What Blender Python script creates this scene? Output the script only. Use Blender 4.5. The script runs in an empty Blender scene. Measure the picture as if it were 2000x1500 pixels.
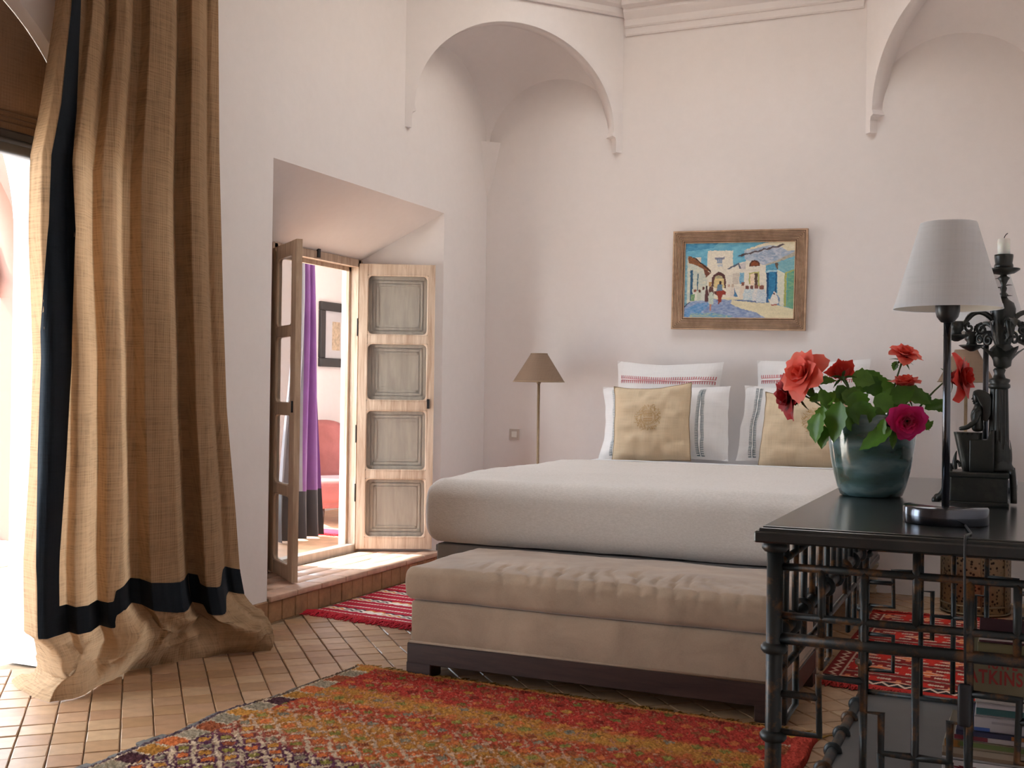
import bpy, bmesh, math, random
import numpy as np
from mathutils import Vector, Matrix, Quaternion
from mathutils import noise as mnoise

scene = bpy.context.scene
COL = scene.collection
random.seed(11)
RNG = np.random.RandomState(5)
PI = math.pi

# ------------------------------------------------------------------ camera, world, sun, daylight portals, exposure
EYE = Vector((0.0, 0.0, 1.34))
YAW, PITCH, ROLL = math.radians(24.03), math.radians(0.378), math.radians(0.786)
FOCAL_PX = 2200.0
cam = bpy.data.cameras.new('camera')
cam.sensor_fit = 'HORIZONTAL'; cam.sensor_width = 36.0
cam.lens = FOCAL_PX / 2000.0 * 36.0
cam.clip_start = 0.05; cam.clip_end = 200
cam_ob = bpy.data.objects.new('camera', cam); COL.objects.link(cam_ob)
fw = Vector((-math.sin(YAW) * math.cos(PITCH), math.cos(YAW) * math.cos(PITCH), math.sin(PITCH)))
rt = Vector((math.cos(YAW), math.sin(YAW), 0)); up = rt.cross(fw)
cx = math.cos(ROLL) * rt + math.sin(ROLL) * up
cy = -math.sin(ROLL) * rt + math.cos(ROLL) * up
M = Matrix((cx, cy, -fw)).transposed().to_4x4(); M.translation = EYE
cam_ob.matrix_world = M
scene.camera = cam_ob

world = bpy.data.worlds.new('sky'); scene.world = world; world.use_nodes = True
wn = world.node_tree.nodes; bg = wn['Background']
bg.inputs['Color'].default_value = (0.76, 0.88, 1.0, 1)
bg.inputs['Strength'].default_value = 7.0

sun = bpy.data.lights.new('sun', 'SUN'); sun.energy = 13.0; sun.angle = math.radians(0.6); sun.color = (1.0, 0.93, 0.82)
sun_ob = bpy.data.objects.new('sun', sun); COL.objects.link(sun_ob)
to_sun = Vector((-0.65, -0.12, 0.75)).normalized()
sun_ob.rotation_euler = to_sun.to_track_quat('Z', 'Y').to_euler()

def portal(name, loc, rot, sx, sy):
    l = bpy.data.lights.new(name, 'AREA'); l.shape = 'RECTANGLE'; l.size = sx; l.size_y = sy
    l.cycles.is_portal = True
    o = bpy.data.objects.new(name, l); COL.objects.link(o); o.location = loc; o.rotation_euler = rot
portal('portal_arch', (-4.50, 2.89, 1.6), (0, -PI / 2, 0), 3.2, 2.3)
portal('portal_side_room', (-5.28, 5.86, 1.5), (PI / 2, 0, 0), 1.5, 2.8)
portal('portal_added_skylight', (-1.9, 6.3, 7.42), (0, 0, 0), 2.1, 2.1)  # guides sampling through the added ceiling opening
portal('portal_side_room_west', (-6.22, 7.13, 1.55), (0, -PI / 2, 0), 2.6, 2.4)

scene.view_settings.view_transform = 'Standard'
scene.view_settings.look = 'None'
scene.view_settings.gamma = 1.0
scene.view_settings.use_curve_mapping = False
scene.view_settings.exposure = 0.72
scene.cycles.use_denoising = True
scene.cycles.max_bounces = 12
scene.cycles.diffuse_bounces = 8
scene.cycles.glossy_bounces = 4
scene.cycles.transmission_bounces = 8
scene.cycles.sample_clamp_indirect = 6.0

# ------------------------------------------------------------------ materials
def S(hexs):
    h = hexs.lstrip('#'); out = []
    for i in (0, 2, 4):
        c = int(h[i:i + 2], 16) / 255.0
        out.append(c / 12.92 if c <= 0.04045 else ((c + 0.055) / 1.055) ** 2.4)
    return tuple(out)

class NT:
    def __init__(self, name):
        self.m = bpy.data.materials.new(name); self.m.use_nodes = True
        self.t = self.m.node_tree; self.n = self.t.nodes
        self.p = self.n['Principled BSDF']
    def new(self, typ, **kw):
        nd = self.n.new(typ)
        for k, v in kw.items():
            if k in nd.inputs.keys(): nd.inputs[k].default_value = v
            else: setattr(nd, k, v)
        return nd
    def link(self, a, b): self.t.links.new(a, b)
    def coords(self, kind='Object', scale=(1, 1, 1), rot=(0, 0, 0)):
        tc = self.new('ShaderNodeTexCoord'); mp = self.new('ShaderNodeMapping')
        mp.inputs['Scale'].default_value = scale; mp.inputs['Rotation'].default_value = rot
        self.link(tc.outputs[kind], mp.inputs['Vector']); return mp.outputs['Vector']
    def noise(self, vec, scale, detail=4, rough=0.6, dist=0):
        nd = self.new('ShaderNodeTexNoise'); self.link(vec, nd.inputs['Vector'])
        nd.inputs['Scale'].default_value = scale; nd.inputs['Detail'].default_value = detail
        nd.inputs['Roughness'].default_value = rough; nd.inputs['Distortion'].default_value = dist
        return nd.outputs['Fac']
    def ramp(self, fac, stops):
        nd = self.new('ShaderNodeValToRGB'); e = nd.color_ramp.elements
        while len(e) < len(stops): e.new(0.5)
        for el, (p, c) in zip(e, stops):
            el.position = p; el.color = (c[0], c[1], c[2], 1)
        self.link(fac, nd.inputs['Fac']); return nd.outputs['Color']
    def mix(self, fac, a, b, mode='MIX'):
        nd = self.new('ShaderNodeMixRGB'); nd.blend_type = mode
        for s, v in ((nd.inputs[0], fac), (nd.inputs[1], a), (nd.inputs[2], b)):
            if isinstance(v, (int, float)): s.default_value = v
            elif isinstance(v, tuple): s.default_value = (v[0], v[1], v[2], 1)
            else: self.link(v, s)
        return nd.outputs[0]
    def math(self, op, a, b=0.0):
        nd = self.new('ShaderNodeMath'); nd.operation = op
        for s, v in ((nd.inputs[0], a), (nd.inputs[1], b)):
            if isinstance(v, (int, float)): s.default_value = v
            else: self.link(v, s)
        return nd.outputs[0]
    def bump(self, h, strength=0.3, dist=0.005, prev=None):
        nd = self.new('ShaderNodeBump'); nd.inputs['Strength'].default_value = strength
        nd.inputs['Distance'].default_value = dist; self.link(h, nd.inputs['Height'])
        if prev is not None: self.link(prev, nd.inputs['Normal'])
        self.link(nd.outputs['Normal'], self.p.inputs['Normal']); return nd.outputs['Normal']
    def base(self, c):
        if isinstance(c, tuple): self.p.inputs['Base Color'].default_value = (c[0], c[1], c[2], 1)
        else: self.link(c, self.p.inputs['Base Color'])

def mul(c, k): return tuple(min(1.0, x * k) for x in c)

def mat(name, c, rough=0.6, var=0.12, vs=6.0, bump=0.0, bs=40.0, bd=0.004, metal=0.0, spec=0.5, stretch=(1, 1, 1), sheen=0.0):
    t = NT(name); v = t.coords('Object', stretch)
    if var: t.base(t.ramp(t.noise(v, vs), [(0.3, mul(c, 1 - var)), (0.7, mul(c, 1 + var))]))
    else: t.base(c)
    if bump: t.bump(t.noise(v, bs, 5), bump, bd)
    t.p.inputs['Roughness'].default_value = rough; t.p.inputs['Metallic'].default_value = metal
    t.p.inputs['Specular IOR Level'].default_value = spec
    if sheen:
        t.p.inputs['Sheen Weight'].default_value = sheen; t.p.inputs['Sheen Roughness'].default_value = 0.5
    return t.m

def mat_vcol(name, rough=0.8, bump=0.0, bs=60, bd=0.003, sheen=0.0, spec=0.3):
    t = NT(name); a = t.new('ShaderNodeVertexColor'); a.layer_name = 'col'
    t.link(a.outputs['Color'], t.p.inputs['Base Color'])
    t.p.inputs['Roughness'].default_value = rough; t.p.inputs['Specular IOR Level'].default_value = spec
    if bump: t.bump(t.noise(t.coords('Object'), bs, 4), bump, bd)
    if sheen: t.p.inputs['Sheen Weight'].default_value = sheen
    return t.m

def mat_weave(name, c, dark=0.8, sx=420, transl=0.0, bump=0.25, rough=0.9, slub=0.25, spec=0.15, axis='YZ'):
    """woven cloth: two crossed thread waves with irregular slubs; optionally lets light through"""
    t = NT(name); v = t.coords('Object')
    sep = t.new('ShaderNodeSeparateXYZ'); t.link(v, sep.inputs[0])
    a, b = sep.outputs[axis[0]], sep.outputs[axis[1]]
    w1 = t.math('SINE', t.math('MULTIPLY', a, sx)); w2 = t.math('SINE', t.math('MULTIPLY', b, sx))
    h = t.math('MULTIPLY', t.math('ADD', w1, w2), 0.25)
    st = [0.15, 0.15, 0.15]; st['XYZ'.index(axis[0])] = 4.0
    n1 = t.noise(t.coords('Object', tuple(st)), 45, 3)
    st = [0.15, 0.15, 0.15]; st['XYZ'.index(axis[1])] = 4.0
    n2 = t.noise(t.coords('Object', tuple(st)), 45, 3)
    s = t.math('MULTIPLY', t.math('ADD', n1, n2), 0.5)
    big = t.noise(v, 2.5, 3)
    f = t.math('ADD', t.math('MULTIPLY', s, 0.8), t.math('MULTIPLY', big, 0.2))
    col = t.ramp(f, [(0.36, mul(c, 1 - slub - (1 - dark) * 0.5)), (0.5, c), (0.64, mul(c, 1 + slub * 0.6))])
    t.base(col); t.p.inputs['Roughness'].default_value = rough; t.p.inputs['Specular IOR Level'].default_value = spec
    hh = t.math('ADD', h, t.math('MULTIPLY', s, 1.4)); nrm = t.bump(hh, bump, 0.003)
    if transl:
        tr = t.new('ShaderNodeBsdfTranslucent'); t.link(col, tr.inputs['Color']); t.link(nrm, tr.inputs['Normal'])
        mx = t.new('ShaderNodeMixShader'); mx.inputs[0].default_value = transl
        t.link(t.p.outputs[0], mx.inputs[1]); t.link(tr.outputs[0], mx.inputs[2])
        t.link(mx.outputs[0], t.n['Material Output'].inputs['Surface'])
    return t.m

def mat_wood(name, c1, c2, rough=0.5, grain=(1, 14, 14), scale=3.0, bump=0.15, spec=0.4, coat=0.0):
    t = NT(name); v = t.coords('Object', grain)
    n = t.noise(v, scale, 6, 0.65, 0.6)
    t.base(t.ramp(n, [(0.32, c1), (0.68, c2)])); t.bump(n, bump, 0.003)
    t.p.inputs['Roughness'].default_value = rough; t.p.inputs['Specular IOR Level'].default_value = spec
    t.p.inputs['Coat Weight'].default_value = coat
    return t.m

def mat_worn(name, base, wear, rough=0.45, lo=0.60, hi=0.72, scale=9, spec=0.5):
    """dark paint with rubbed-through patches"""
    t = NT(name); v = t.coords('Object')
    n = t.noise(v, scale, 5, 0.7)
    t.base(t.mix(t.ramp(n, [(lo, (0, 0, 0)), (hi, (1, 1, 1))]), base, wear))
    t.bump(t.noise(v, 60, 3), 0.1, 0.002)
    t.p.inputs['Roughness'].default_value = rough; t.p.inputs['Specular IOR Level'].default_value = spec
    return t.m

def mat_plaster(name, c):
    t = NT(name); v = t.coords('Object')
    n = t.noise(v, 0.9, 5, 0.55); n2 = t.noise(v, 18, 4)
    col = t.mix(0.06, t.ramp(n, [(0.3, mul(c, 0.97)), (0.7, mul(c, 1.02))]), n2, 'MULTIPLY')
    t.base(col); t.p.inputs['Roughness'].default_value = 0.9; t.p.inputs['Specular IOR Level'].default_value = 0.15
    b = t.bump(t.noise(v, 5.0, 5, 0.55), 0.14, 0.02); t.bump(n2, 0.06, 0.004, b)
    return t.m

def mat_glass(name, tint=(0.9, 0.93, 0.92), rough=0.05, refl=.10, haze=.0):
    """thin window glass: clear, a little reflective, optionally dusty"""
    t = NT(name)
    tr = t.new('ShaderNodeBsdfTransparent'); tr.inputs['Color'].default_value = (*tint, 1)
    gl = t.new('ShaderNodeBsdfGlossy'); gl.inputs['Roughness'].default_value = rough
    mx = t.new('ShaderNodeMixShader'); mx.inputs[0].default_value = refl * .5; t.link(tr.outputs[0], mx.inputs[1]); t.link(gl.outputs[0], mx.inputs[2])
    df = t.new('ShaderNodeBsdfDiffuse'); df.inputs['Color'].default_value = (.45, .43, .41, 1)
    m2 = t.new('ShaderNodeMixShader'); m2.inputs[0].default_value = haze; t.link(mx.outputs[0], m2.inputs[1]); t.link(df.outputs[0], m2.inputs[2])
    t.link(m2.outputs[0], t.n['Material Output'].inputs['Surface'])
    return t.m

# ------------------------------------------------------------------ mesh builder
class MB:
    def __init__(self): self.v = []; self.f = []; self.c = None; self.sm = []
    def add(self, vs, fs, smooth=False):
        b = len(self.v); self.v.extend([tuple(p) for p in vs])
        self.f.extend([tuple(b + i for i in f) for f in fs]); self.sm.extend([smooth] * len(fs)); return self
    def box(self, x0, y0, z0, x1, y1, z1):
        return self.add([(x0, y0, z0), (x1, y0, z0), (x1, y1, z0), (x0, y1, z0), (x0, y0, z1), (x1, y0, z1), (x1, y1, z1), (x0, y1, z1)],
                        [(0, 3, 2, 1), (4, 5, 6, 7), (0, 1, 5, 4), (1, 2, 6, 5), (2, 3, 7, 6), (3, 0, 4, 7)])
    def quad(self, a, b, c, d, smooth=False): return self.add([a, b, c, d], [(0, 1, 2, 3)], smooth)
    def rbox(self, x0, y0, z0, x1, y1, z1, r=0.01, seg=2, cuts=0, disp=None, smooth=True):
        bm = bmesh.new(); bmesh.ops.create_cube(bm, size=1)
        for v in bm.verts: v.co = Vector(((x0 + x1) / 2 + v.co.x * (x1 - x0), (y0 + y1) / 2 + v.co.y * (y1 - y0), (z0 + z1) / 2 + v.co.z * (z1 - z0)))
        bmesh.ops.bevel(bm, geom=bm.edges[:], offset=r, segments=seg, profile=0.5, affect='EDGES')
        if cuts:
            L = max(x1 - x0, y1 - y0, z1 - z0); step = L / cuts
            for _ in range(8):
                es = [e for e in bm.edges if e.calc_length() > step * 1.5]
                if not es: break
                bmesh.ops.subdivide_edges(bm, edges=es, cuts=1, use_grid_fill=True)
        if disp:
            bm.normal_update()
            nn = [(v, v.normal.copy()) for v in bm.verts]
            for v, n in nn: v.co = disp(v.co.copy(), n)
        bm.verts.index_update()
        self.add([v.co[:] for v in bm.verts], [[v.index for v in f.verts] for f in bm.faces], smooth); bm.free(); return self
    def tube(self, pts, r, n=10, closed=False, caps=True):
        pts = [Vector(p) for p in pts]; m = len(pts); rs = r if isinstance(r, (list, tuple)) else [r] * m
        ref = None; rings = []
        for i in range(m):
            if closed: t = pts[(i + 1) % m] - pts[i - 1]
            else: t = pts[min(i + 1, m - 1)] - pts[max(i - 1, 0)]
            if t.length < 1e-9: t = Vector((0, 0, 1))
            t.normalize()
            if ref is None: ref = Vector((1, 0, 0)) if abs(t.x) < 0.9 else Vector((0, 1, 0))
            a = ref - t * ref.dot(t)
            if a.length < 1e-5: a = Vector((0, 1, 0)) - t * t.y
            a.normalize(); ref = a; b = t.cross(a)
            rings.append([pts[i] + rs[i] * (math.cos(2 * PI * k / n) * a + math.sin(2 * PI * k / n) * b) for k in range(n)])
        vs = [p for rg in rings for p in rg]; fs = []
        for i in range(m if closed else m - 1):
            j = (i + 1) % m
            for k in range(n):
                fs.append((i * n + k, i * n + (k + 1) % n, j * n + (k + 1) % n, j * n + k))
        self.add(vs, fs, True)
        if caps and not closed:
            self.add(rings[0], [tuple(range(n))[::-1]]); self.add(rings[-1], [tuple(range(n))])
        return self
    def lathe(self, prof, c=(0, 0, 0), n=24, axis='Z', cap=True, sx=1.0, sy=1.0):
        vs = []; fs = []
        def P(r, h, k):
            a = 2 * PI * k / n; x, y = r * math.cos(a) * sx, r * math.sin(a) * sy
            return {'Z': (c[0] + x, c[1] + y, c[2] + h), 'X': (c[0] + h, c[1] + x, c[2] + y), 'Y': (c[0] + y, c[1] + h, c[2] + x)}[axis]
        for r, h in prof:
            for k in range(n): vs.append(P(r, h, k))
        for i in range(len(prof) - 1):
            for k in range(n): fs.append((i * n + k, i * n + (k + 1) % n, (i + 1) * n + (k + 1) % n, (i + 1) * n + k))
        self.add(vs, fs, True)
        if cap:
            m = len(prof) - 1
            if prof[0][0] > 1e-4: self.add([P(prof[0][0], prof[0][1], k) for k in range(n)], [tuple(range(n))[::-1]])
            if prof[m][0] > 1e-4: self.add([P(prof[m][0], prof[m][1], k) for k in range(n)], [tuple(range(n))])
        return self
    def grid(self, fn, nu, nv, smooth=True, wrap=False):
        vs = [fn(i / nu, j / nv) for j in range(nv + 1) for i in range(nu + 1)]
        w = nu + 1
        return self.add(vs, [(j * w + i, j * w + i + 1, (j + 1) * w + i + 1, (j + 1) * w + i) for j in range(nv) for i in range(nu)], smooth)
    def prism(self, poly, fa, fb, smooth=False):
        """poly 2-D outline; fa / fb map an outline point to the two end faces"""
        n = len(poly); A = [fa(*p) for p in poly]; B = [fb(*p) for p in poly]
        return self.add(A + B, [tuple(range(n))[::-1], tuple(range(n, 2 * n))] + [(i, (i + 1) % n, n + (i + 1) % n, n + i) for i in range(n)], smooth)
    def bevel(self, r, seg=2):
        bm = bmesh.new(); vs = [bm.verts.new(p) for p in self.v]
        for f in self.f:
            try: bm.faces.new([vs[i] for i in f])
            except ValueError: pass
        bmesh.ops.remove_doubles(bm, verts=bm.verts[:], dist=1e-5)
        bmesh.ops.recalc_face_normals(bm, faces=bm.faces[:])
        es = [e for e in bm.edges if len(e.link_faces) == 2 and e.calc_face_angle(0) > 0.5]
        bmesh.ops.bevel(bm, geom=es, offset=r, segments=seg, profile=0.5, affect='EDGES', clamp_overlap=True)
        bm.verts.index_update(); self.v = [v.co[:] for v in bm.verts]; self.f = [[v.index for v in f.verts] for f in bm.faces]
        self.sm = [True] * len(self.f); bm.free(); return self
    def xf(self, m):
        self.v = [tuple(m @ Vector(p)) for p in self.v]; return self
    def mesh(self, name, origin=(0, 0, 0), recalc=True, fix=True):
        me = bpy.data.meshes.new(name)
        ox, oy, oz = origin
        me.from_pydata([(x - ox, y - oy, z - oz) for x, y, z in self.v], [], self.f)
        me.polygons.foreach_set('use_smooth', [bool(s) for s in self.sm])
        if recalc:
            bm = bmesh.new(); bm.from_mesh(me)
            bmesh.ops.remove_doubles(bm, verts=bm.verts[:], dist=1e-6) if fix else None
            bmesh.ops.recalc_face_normals(bm, faces=bm.faces[:]); bm.to_mesh(me); bm.free()
        return me

WLOC = {}
def wl(o): return WLOC.get(o.name, Vector((0, 0, 0))) if o else Vector((0, 0, 0))

def link(name, me, m, parent=None, at=None):
    """link a mesh whose vertices are relative to `at` (world) as an object sitting at `at`"""
    o = bpy.data.objects.new(name, me); COL.objects.link(o)
    if m is not None and not me.materials: me.materials.append(m)
    at = Vector(at) if at is not None else Vector((0, 0, 0))
    o.location = at - wl(parent)
    if parent: o.parent = parent
    WLOC[o.name] = at
    return o

def ob(name, mb, m, parent=None, at=None, recalc=True, fix=True, label=None):
    if at is None: at = wl(parent)
    o = link(name, mb.mesh(name, at, recalc, fix), m, parent, at)
    if label: o['label'] = label
    return o

def empty(name, at):
    o = bpy.data.objects.new(name, None); COL.objects.link(o); o.location = at
    o.empty_display_size = 0.05; WLOC[o.name] = Vector(at); return o

def tag(o, label, cat, group=None):
    o['label'] = label; o['category'] = cat
    if group: o['group'] = group
    return o

def struct(o, label=None, cat=None):
    o['kind'] = 'structure'
    if label: o['label'] = label
    if cat: o['category'] = cat
    return o

def copy_tree(o, loc=None, parent=None):
    c = o.copy(); COL.objects.link(c)
    if parent: c.parent = parent
    if loc is not None: c.location = loc
    for ch in list(o.children): copy_tree(ch, None, c)
    return c

def setcol(o, cols):
    me = o.data; a = me.color_attributes.new('col', 'FLOAT_COLOR', 'POINT')
    arr = np.ones((len(me.vertices), 4), dtype=np.float32); arr[:, :3] = cols
    a.data.foreach_set('color', arr.ravel())

def gridmesh(name, P, cols, m, parent=None, at=(0, 0, 0)):
    """P: (nv, nu, 3) world points, cols (nv, nu, 3)"""
    nv, nu = P.shape[:2]; at = np.array(at, dtype=float)
    me = bpy.data.meshes.new(name)
    idx = np.arange(nv * nu).reshape(nv, nu)
    f = np.stack([idx[:-1, :-1], idx[:-1, 1:], idx[1:, 1:], idx[1:, :-1]], -1).reshape(-1, 4)
    me.from_pydata((P.reshape(-1, 3) - at).tolist(), [], f.tolist())
    me.polygons.foreach_set('use_smooth', [True] * len(f))
    o = link(name, me, m, parent, at)
    if cols is not None: setcol(o, cols.reshape(-1, 3))
    return o

def lerp(a, b, t): return a + (b - a) * t
def sstep(a, b, x):
    t = min(1, max(0, (x - a) / (b - a))); return t * t * (3 - 2 * t)
def interp(x, xs, ys): return float(np.interp(x, xs, ys))
def fbm(x, y, z, o=4): return mnoise.fractal(Vector((x, y, z)), 1.0, 2.0, o)

# colours
WALLC = (0.80, 0.752, 0.735)
m_wall = mat_plaster('wall_plaster', WALLC)
m_wall_pink = mat_plaster('terrace_plaster', (0.24, 0.13, 0.105))
m_ceiling = mat_plaster('ceiling_plaster', (0.80, 0.75, 0.70))
def mat_tile():
    t = NT('terracotta_tile'); oi = t.new('ShaderNodeObjectInfo'); v = t.coords('Object')
    geo = t.new('ShaderNodeNewGeometry')
    mp = t.new('ShaderNodeTexCoord')
    big = t.noise(v, 14, 5, 0.6)
    rnd = oi.outputs['Random']
    c = t.ramp(rnd, [(0.0, S('93704f')), (0.3, S('a98766')), (0.6, S('987357')), (0.8, S('b29473')), (1.0, S('a07c60'))])
    c2 = t.mix(0.55, c, t.ramp(big, [(0.3, (0.62, 0.58, 0.55)), (0.7, (1.15, 1.1, 1.05))]), 'MULTIPLY')
    t.base(c2); t.p.inputs['Roughness'].default_value = 0.42; t.p.inputs['Specular IOR Level'].default_value = 0.45
    t.bump(t.noise(v, 30, 4), 0.12, 0.004)
    return t.m
m_tile = mat_tile()
m_tile_pale = mat('pale_step_tile', S('c4a28c'), .45, .18, 12, .1, 30)
m_mortar = mat('tile_mortar', S('9a8268'), 0.9, 0.15, 20, 0.3, 60)
m_terrace = mat('terrace_paving', (0.72, 0.66, 0.58), 0.8, 0.08, 3)
m_doorwood = mat_wood('limed_door_wood', S('a98e78'), S('d9c6b2'), 0.6, (14, 14, 1), 2.2, 0.2)
m_doorwood_raw = mat_wood('weathered_leaf_wood', S('a38a72'), S('cdb59c'), 0.6, (14, 14, 1), 2.2, 0.2)
m_panel = mat_wood('grey_shutter_wood', S('b5aca2'), S('d2c9be'), 0.65, (10, 10, 1.5), 2.0, 0.12)
m_glass = mat_glass('old_window_glass', (0.93, 0.93, 0.92), 0.10, haze=.05)
m_glass_dusty = mat_glass('dusty_window_glass', (0.84, 0.84, 0.84), 0.15, haze=.18)
m_iron = mat('black_iron', (0.02, 0.02, 0.022), 0.5, 0.2, 20, 0.1, 50, metal=0.3)
# ------------------------------------------------------------------ room shell
XL, XR, YB, YF, ZC = -3.872, 0.205, 8.138, -2.6, 4.75
XO = -4.43                      # outer face of the thick left wall

AC, AR, AS = 2.89, 1.10, 2.05    # arch centre, radius, springing height
# floor: mortar bed + bejmat tiles laid at a slant
fl = MB().box(XL - 0.56, YF, -0.12, XR, YB, -0.012)
floor = struct(ob('floor', fl, m_mortar, at=(0, 0, 0)))
ang = math.radians(42.5); tu = (math.cos(ang), math.sin(ang)); tv = (-math.sin(ang), math.cos(ang))
LU, LV, GAP = 0.124, 0.139, 0.0045
def tile_mesh(seed):
    r = random.Random(seed); mb = MB(); a, b, h, e = LU / 2 - GAP / 2, LV / 2 - GAP / 2, 0.0, 0.003
    j = lambda: r.uniform(-0.0016, 0.0016)
    top = [(-a + e + j(), -b + e + j(), j() * .5), (a - e + j(), -b + e + j(), j() * .5), (a - e + j(), b - e + j(), j() * .5), (-a + e + j(), b - e + j(), j() * .5)]
    mid = [(-a, -b, -0.004), (a, -b, -0.004), (a, b, -0.004), (-a, b, -0.004)]
    bot = [(x, y, -0.014) for x, y, z in mid]
    mb.add(top + mid + bot, [(0, 1, 2, 3)] + [(i, 4 + i, 4 + (i + 1) % 4, (i + 1) % 4) for i in range(4)] + [(4 + i, 8 + i, 8 + (i + 1) % 4, 4 + (i + 1) % 4) for i in range(4)])
    return mb
tile_protos = [tile_mesh(s).mesh('tile') for s in range(7)]
for me in tile_protos: me.materials.append(m_tile)
def seen_floor(x, y):
    """clear floor that the photograph shows: by the curtain, and under the bronze-coloured table's side"""
    if XL + .05 < x < -2.62 and 2.75 < y < 5.62: 
        return not (x > -2.86 and y < 4.55)
    if -0.66 < x < 0.15 and 4.55 < y < 5.5: return True
    if -0.72 < x < 0.15 and 7.35 < y < 7.95: return True
    return False
cells = []
for i in range(-60, 90):
    for j in range(-40, 110):
        u, v = 0.150 + i * LU, 5.02 + (j - 60) * LV + RNG.uniform(-.004, .004)
        x, y = u * tu[0] + v * tv[0], u * tu[1] + v * tv[1]
        if XL - 0.5 < x < XR - .08 and YF + .08 < y < YB - .08:
            if x < XL + 0.07 and not (AC - AR + .08 < y < AC + AR - .08): continue
            cells.append((x, y, i, j))
seen = sorted([c for c in cells if seen_floor(c[0], c[1])], key=lambda c: math.hypot(c[0], c[1]))[:296]
seenset = set((c[2], c[3]) for c in seen)
rot = Matrix.Rotation(ang, 4, 'Z')
for x, y, i, j in seen:
    o = bpy.data.objects.new('tile', tile_protos[(i * 3 + j * 5) % 7]); COL.objects.link(o); o.parent = floor
    o.location = (x, y, RNG.uniform(-0.0012, 0.0012)); o.rotation_euler = (RNG.normal(0, .006), RNG.normal(0, .006), ang + RNG.normal(0, .008))
far = MB()
for x, y, i, j in cells:
    if (i, j) in seenset: continue
    me = tile_protos[(i * 3 + j * 5) % 7]; m4 = Matrix.Translation((x, y, RNG.uniform(-.001, .001))) @ rot
    far.add([m4 @ v.co for v in me.vertices], [tuple(p.vertices) for p in me.polygons])
o = ob('tile_field', far, m_tile, floor, recalc=False); o['kind'] = 'stuff'

# left wall with the arched terrace opening and the splayed door niche
NY0, NY1, NZ0, NZ1 = 5.30, 7.41, 0.153, 2.655   # niche on the room face
DY0, DY1, DZ1 = 6.03, 7.12, 2.275               # niche at the door plane
ys = [AC + AR * math.cos(PI * (1 - k / 40)) for k in range(41)]
def zarch(y): return AS + math.sqrt(max(0, AR * AR - (y - AC) ** 2))
wlft = MB()
def yz(x, y0, z0, y1, z1): wlft.quad((x, y0, z0), (x, y1, z0), (x, y1, z1), (x, y0, z1))
for x in (XL, XO):
    yz(x, YF, 0, AC - AR, ZC); yz(x, AC + AR, 0, NY0 if x == XL else DY0, ZC)
    for a, b in zip(ys[:-1], ys[1:]): wlft.add([(x, a, zarch(a)), (x, b, zarch(b)), (x, b, ZC), (x, a, ZC)], [(0, 1, 2, 3)])
yz(XL, NY0, NZ1, NY1, ZC); yz(XL, NY1, 0, YB + .05, ZC); yz(XL, NY0, -.05, NY1, NZ0 - .02)
yz(XO, DY0, DZ1, DY1, ZC); yz(XO, DY1, 0, YB + .05, ZC); yz(XO, DY0, -.05, DY1, 0.16)
for a, b in zip(ys[:-1], ys[1:]): wlft.add([(XL, a, zarch(a)), (XL, b, zarch(b)), (XO, b, zarch(b)), (XO, a, zarch(a))], [(0, 1, 2, 3)], True)
for y in (AC - AR, AC + AR): wlft.quad((XL, y, 0), (XO, y, 0), (XO, y, AS), (XL, y, AS))
wlft.quad((XL, NY0, 0), (XO, DY0, 0), (XO, DY0, DZ1), (XL, NY0, NZ1))
wlft.quad((XL, NY1, 0), (XO, DY1, 0), (XO, DY1, DZ1), (XL, NY1, NZ1))
wlft.quad((XL, NY0, NZ1), (XL, NY1, NZ1), (XO, DY1, DZ1), (XO, DY0, DZ1))
wall_left = struct(ob('wall_left', wlft, m_wall, at=(0, 0, 0)))

struct(ob('wall_back', MB().box(XL - .6, YB, -.1, XR + .12, YB + .15, ZC), m_wall, at=(0, 0, 0)))
struct(ob('wall_right', MB().box(XR, YF, -.1, XR + .12, YB, ZC), m_wall, at=(0, 0, 0)))
wf = MB().box(XL - .56, YF - .15, -.1, XR + .12, YF, ZC)
struct(ob('wall_front', wf, m_wall, at=(0, 0, 0)))
LA, LB, LC, LD = -2.9, -.9, 5.3, 7.3            # added unseen square opening, lets sky light down onto the bed
cl = MB().box(XL - .6, YF - .15, ZC, XR + .12, LC, ZC + .1).box(XL - .6, LD, ZC, XR + .12, YB + .15, ZC + .1).box(XL - .6, LC, ZC, LA, LD, ZC + .1).box(LB, LC, ZC, XR + .12, LD, ZC + .1)
for q_ in ((LA - .12, LC - .12, LA, LD + .12), (LB, LC - .12, LB + .12, LD + .12), (LA, LC - .12, LB, LC), (LA, LD, LB, LD + .12)): cl.box(q_[0], q_[1], ZC + .05, q_[2], q_[3], ZC + 2.6)  # unseen shaft walls, added to stop direct sun reaching the bed bay
struct(ob('ceiling', cl, m_ceiling, at=(0, 0, 0)))

# cornice on the back wall: stepped mouldings
def cornice(name, prof, P0, P1, nrm):
    P0, P1, nrm = Vector(P0), Vector(P1), Vector(nrm)
    mb = MB(); mb.prism(prof, lambda d, z: tuple(P0 + nrm * d + Vector((0, 0, z))), lambda d, z: tuple(P1 + nrm * d + Vector((0, 0, z))))
    return struct(ob(name, mb, m_wall, at=(0, 0, 0)))
cp = [(0, 4.045), (.012, 4.045), (.018, 4.055), (.018, 4.10), (.03, 4.105), (.036, 4.115), (.036, 4.16), (.05, 4.175), (.066, 4.195), (.075, 4.21), (.075, 4.235), (.12, 4.25), (.12, 4.30), (0, 4.30)]
cornice('trim_1', cp, (-2.72, YB, 0), (-.98, YB, 0), (0, -1, 0))

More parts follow.
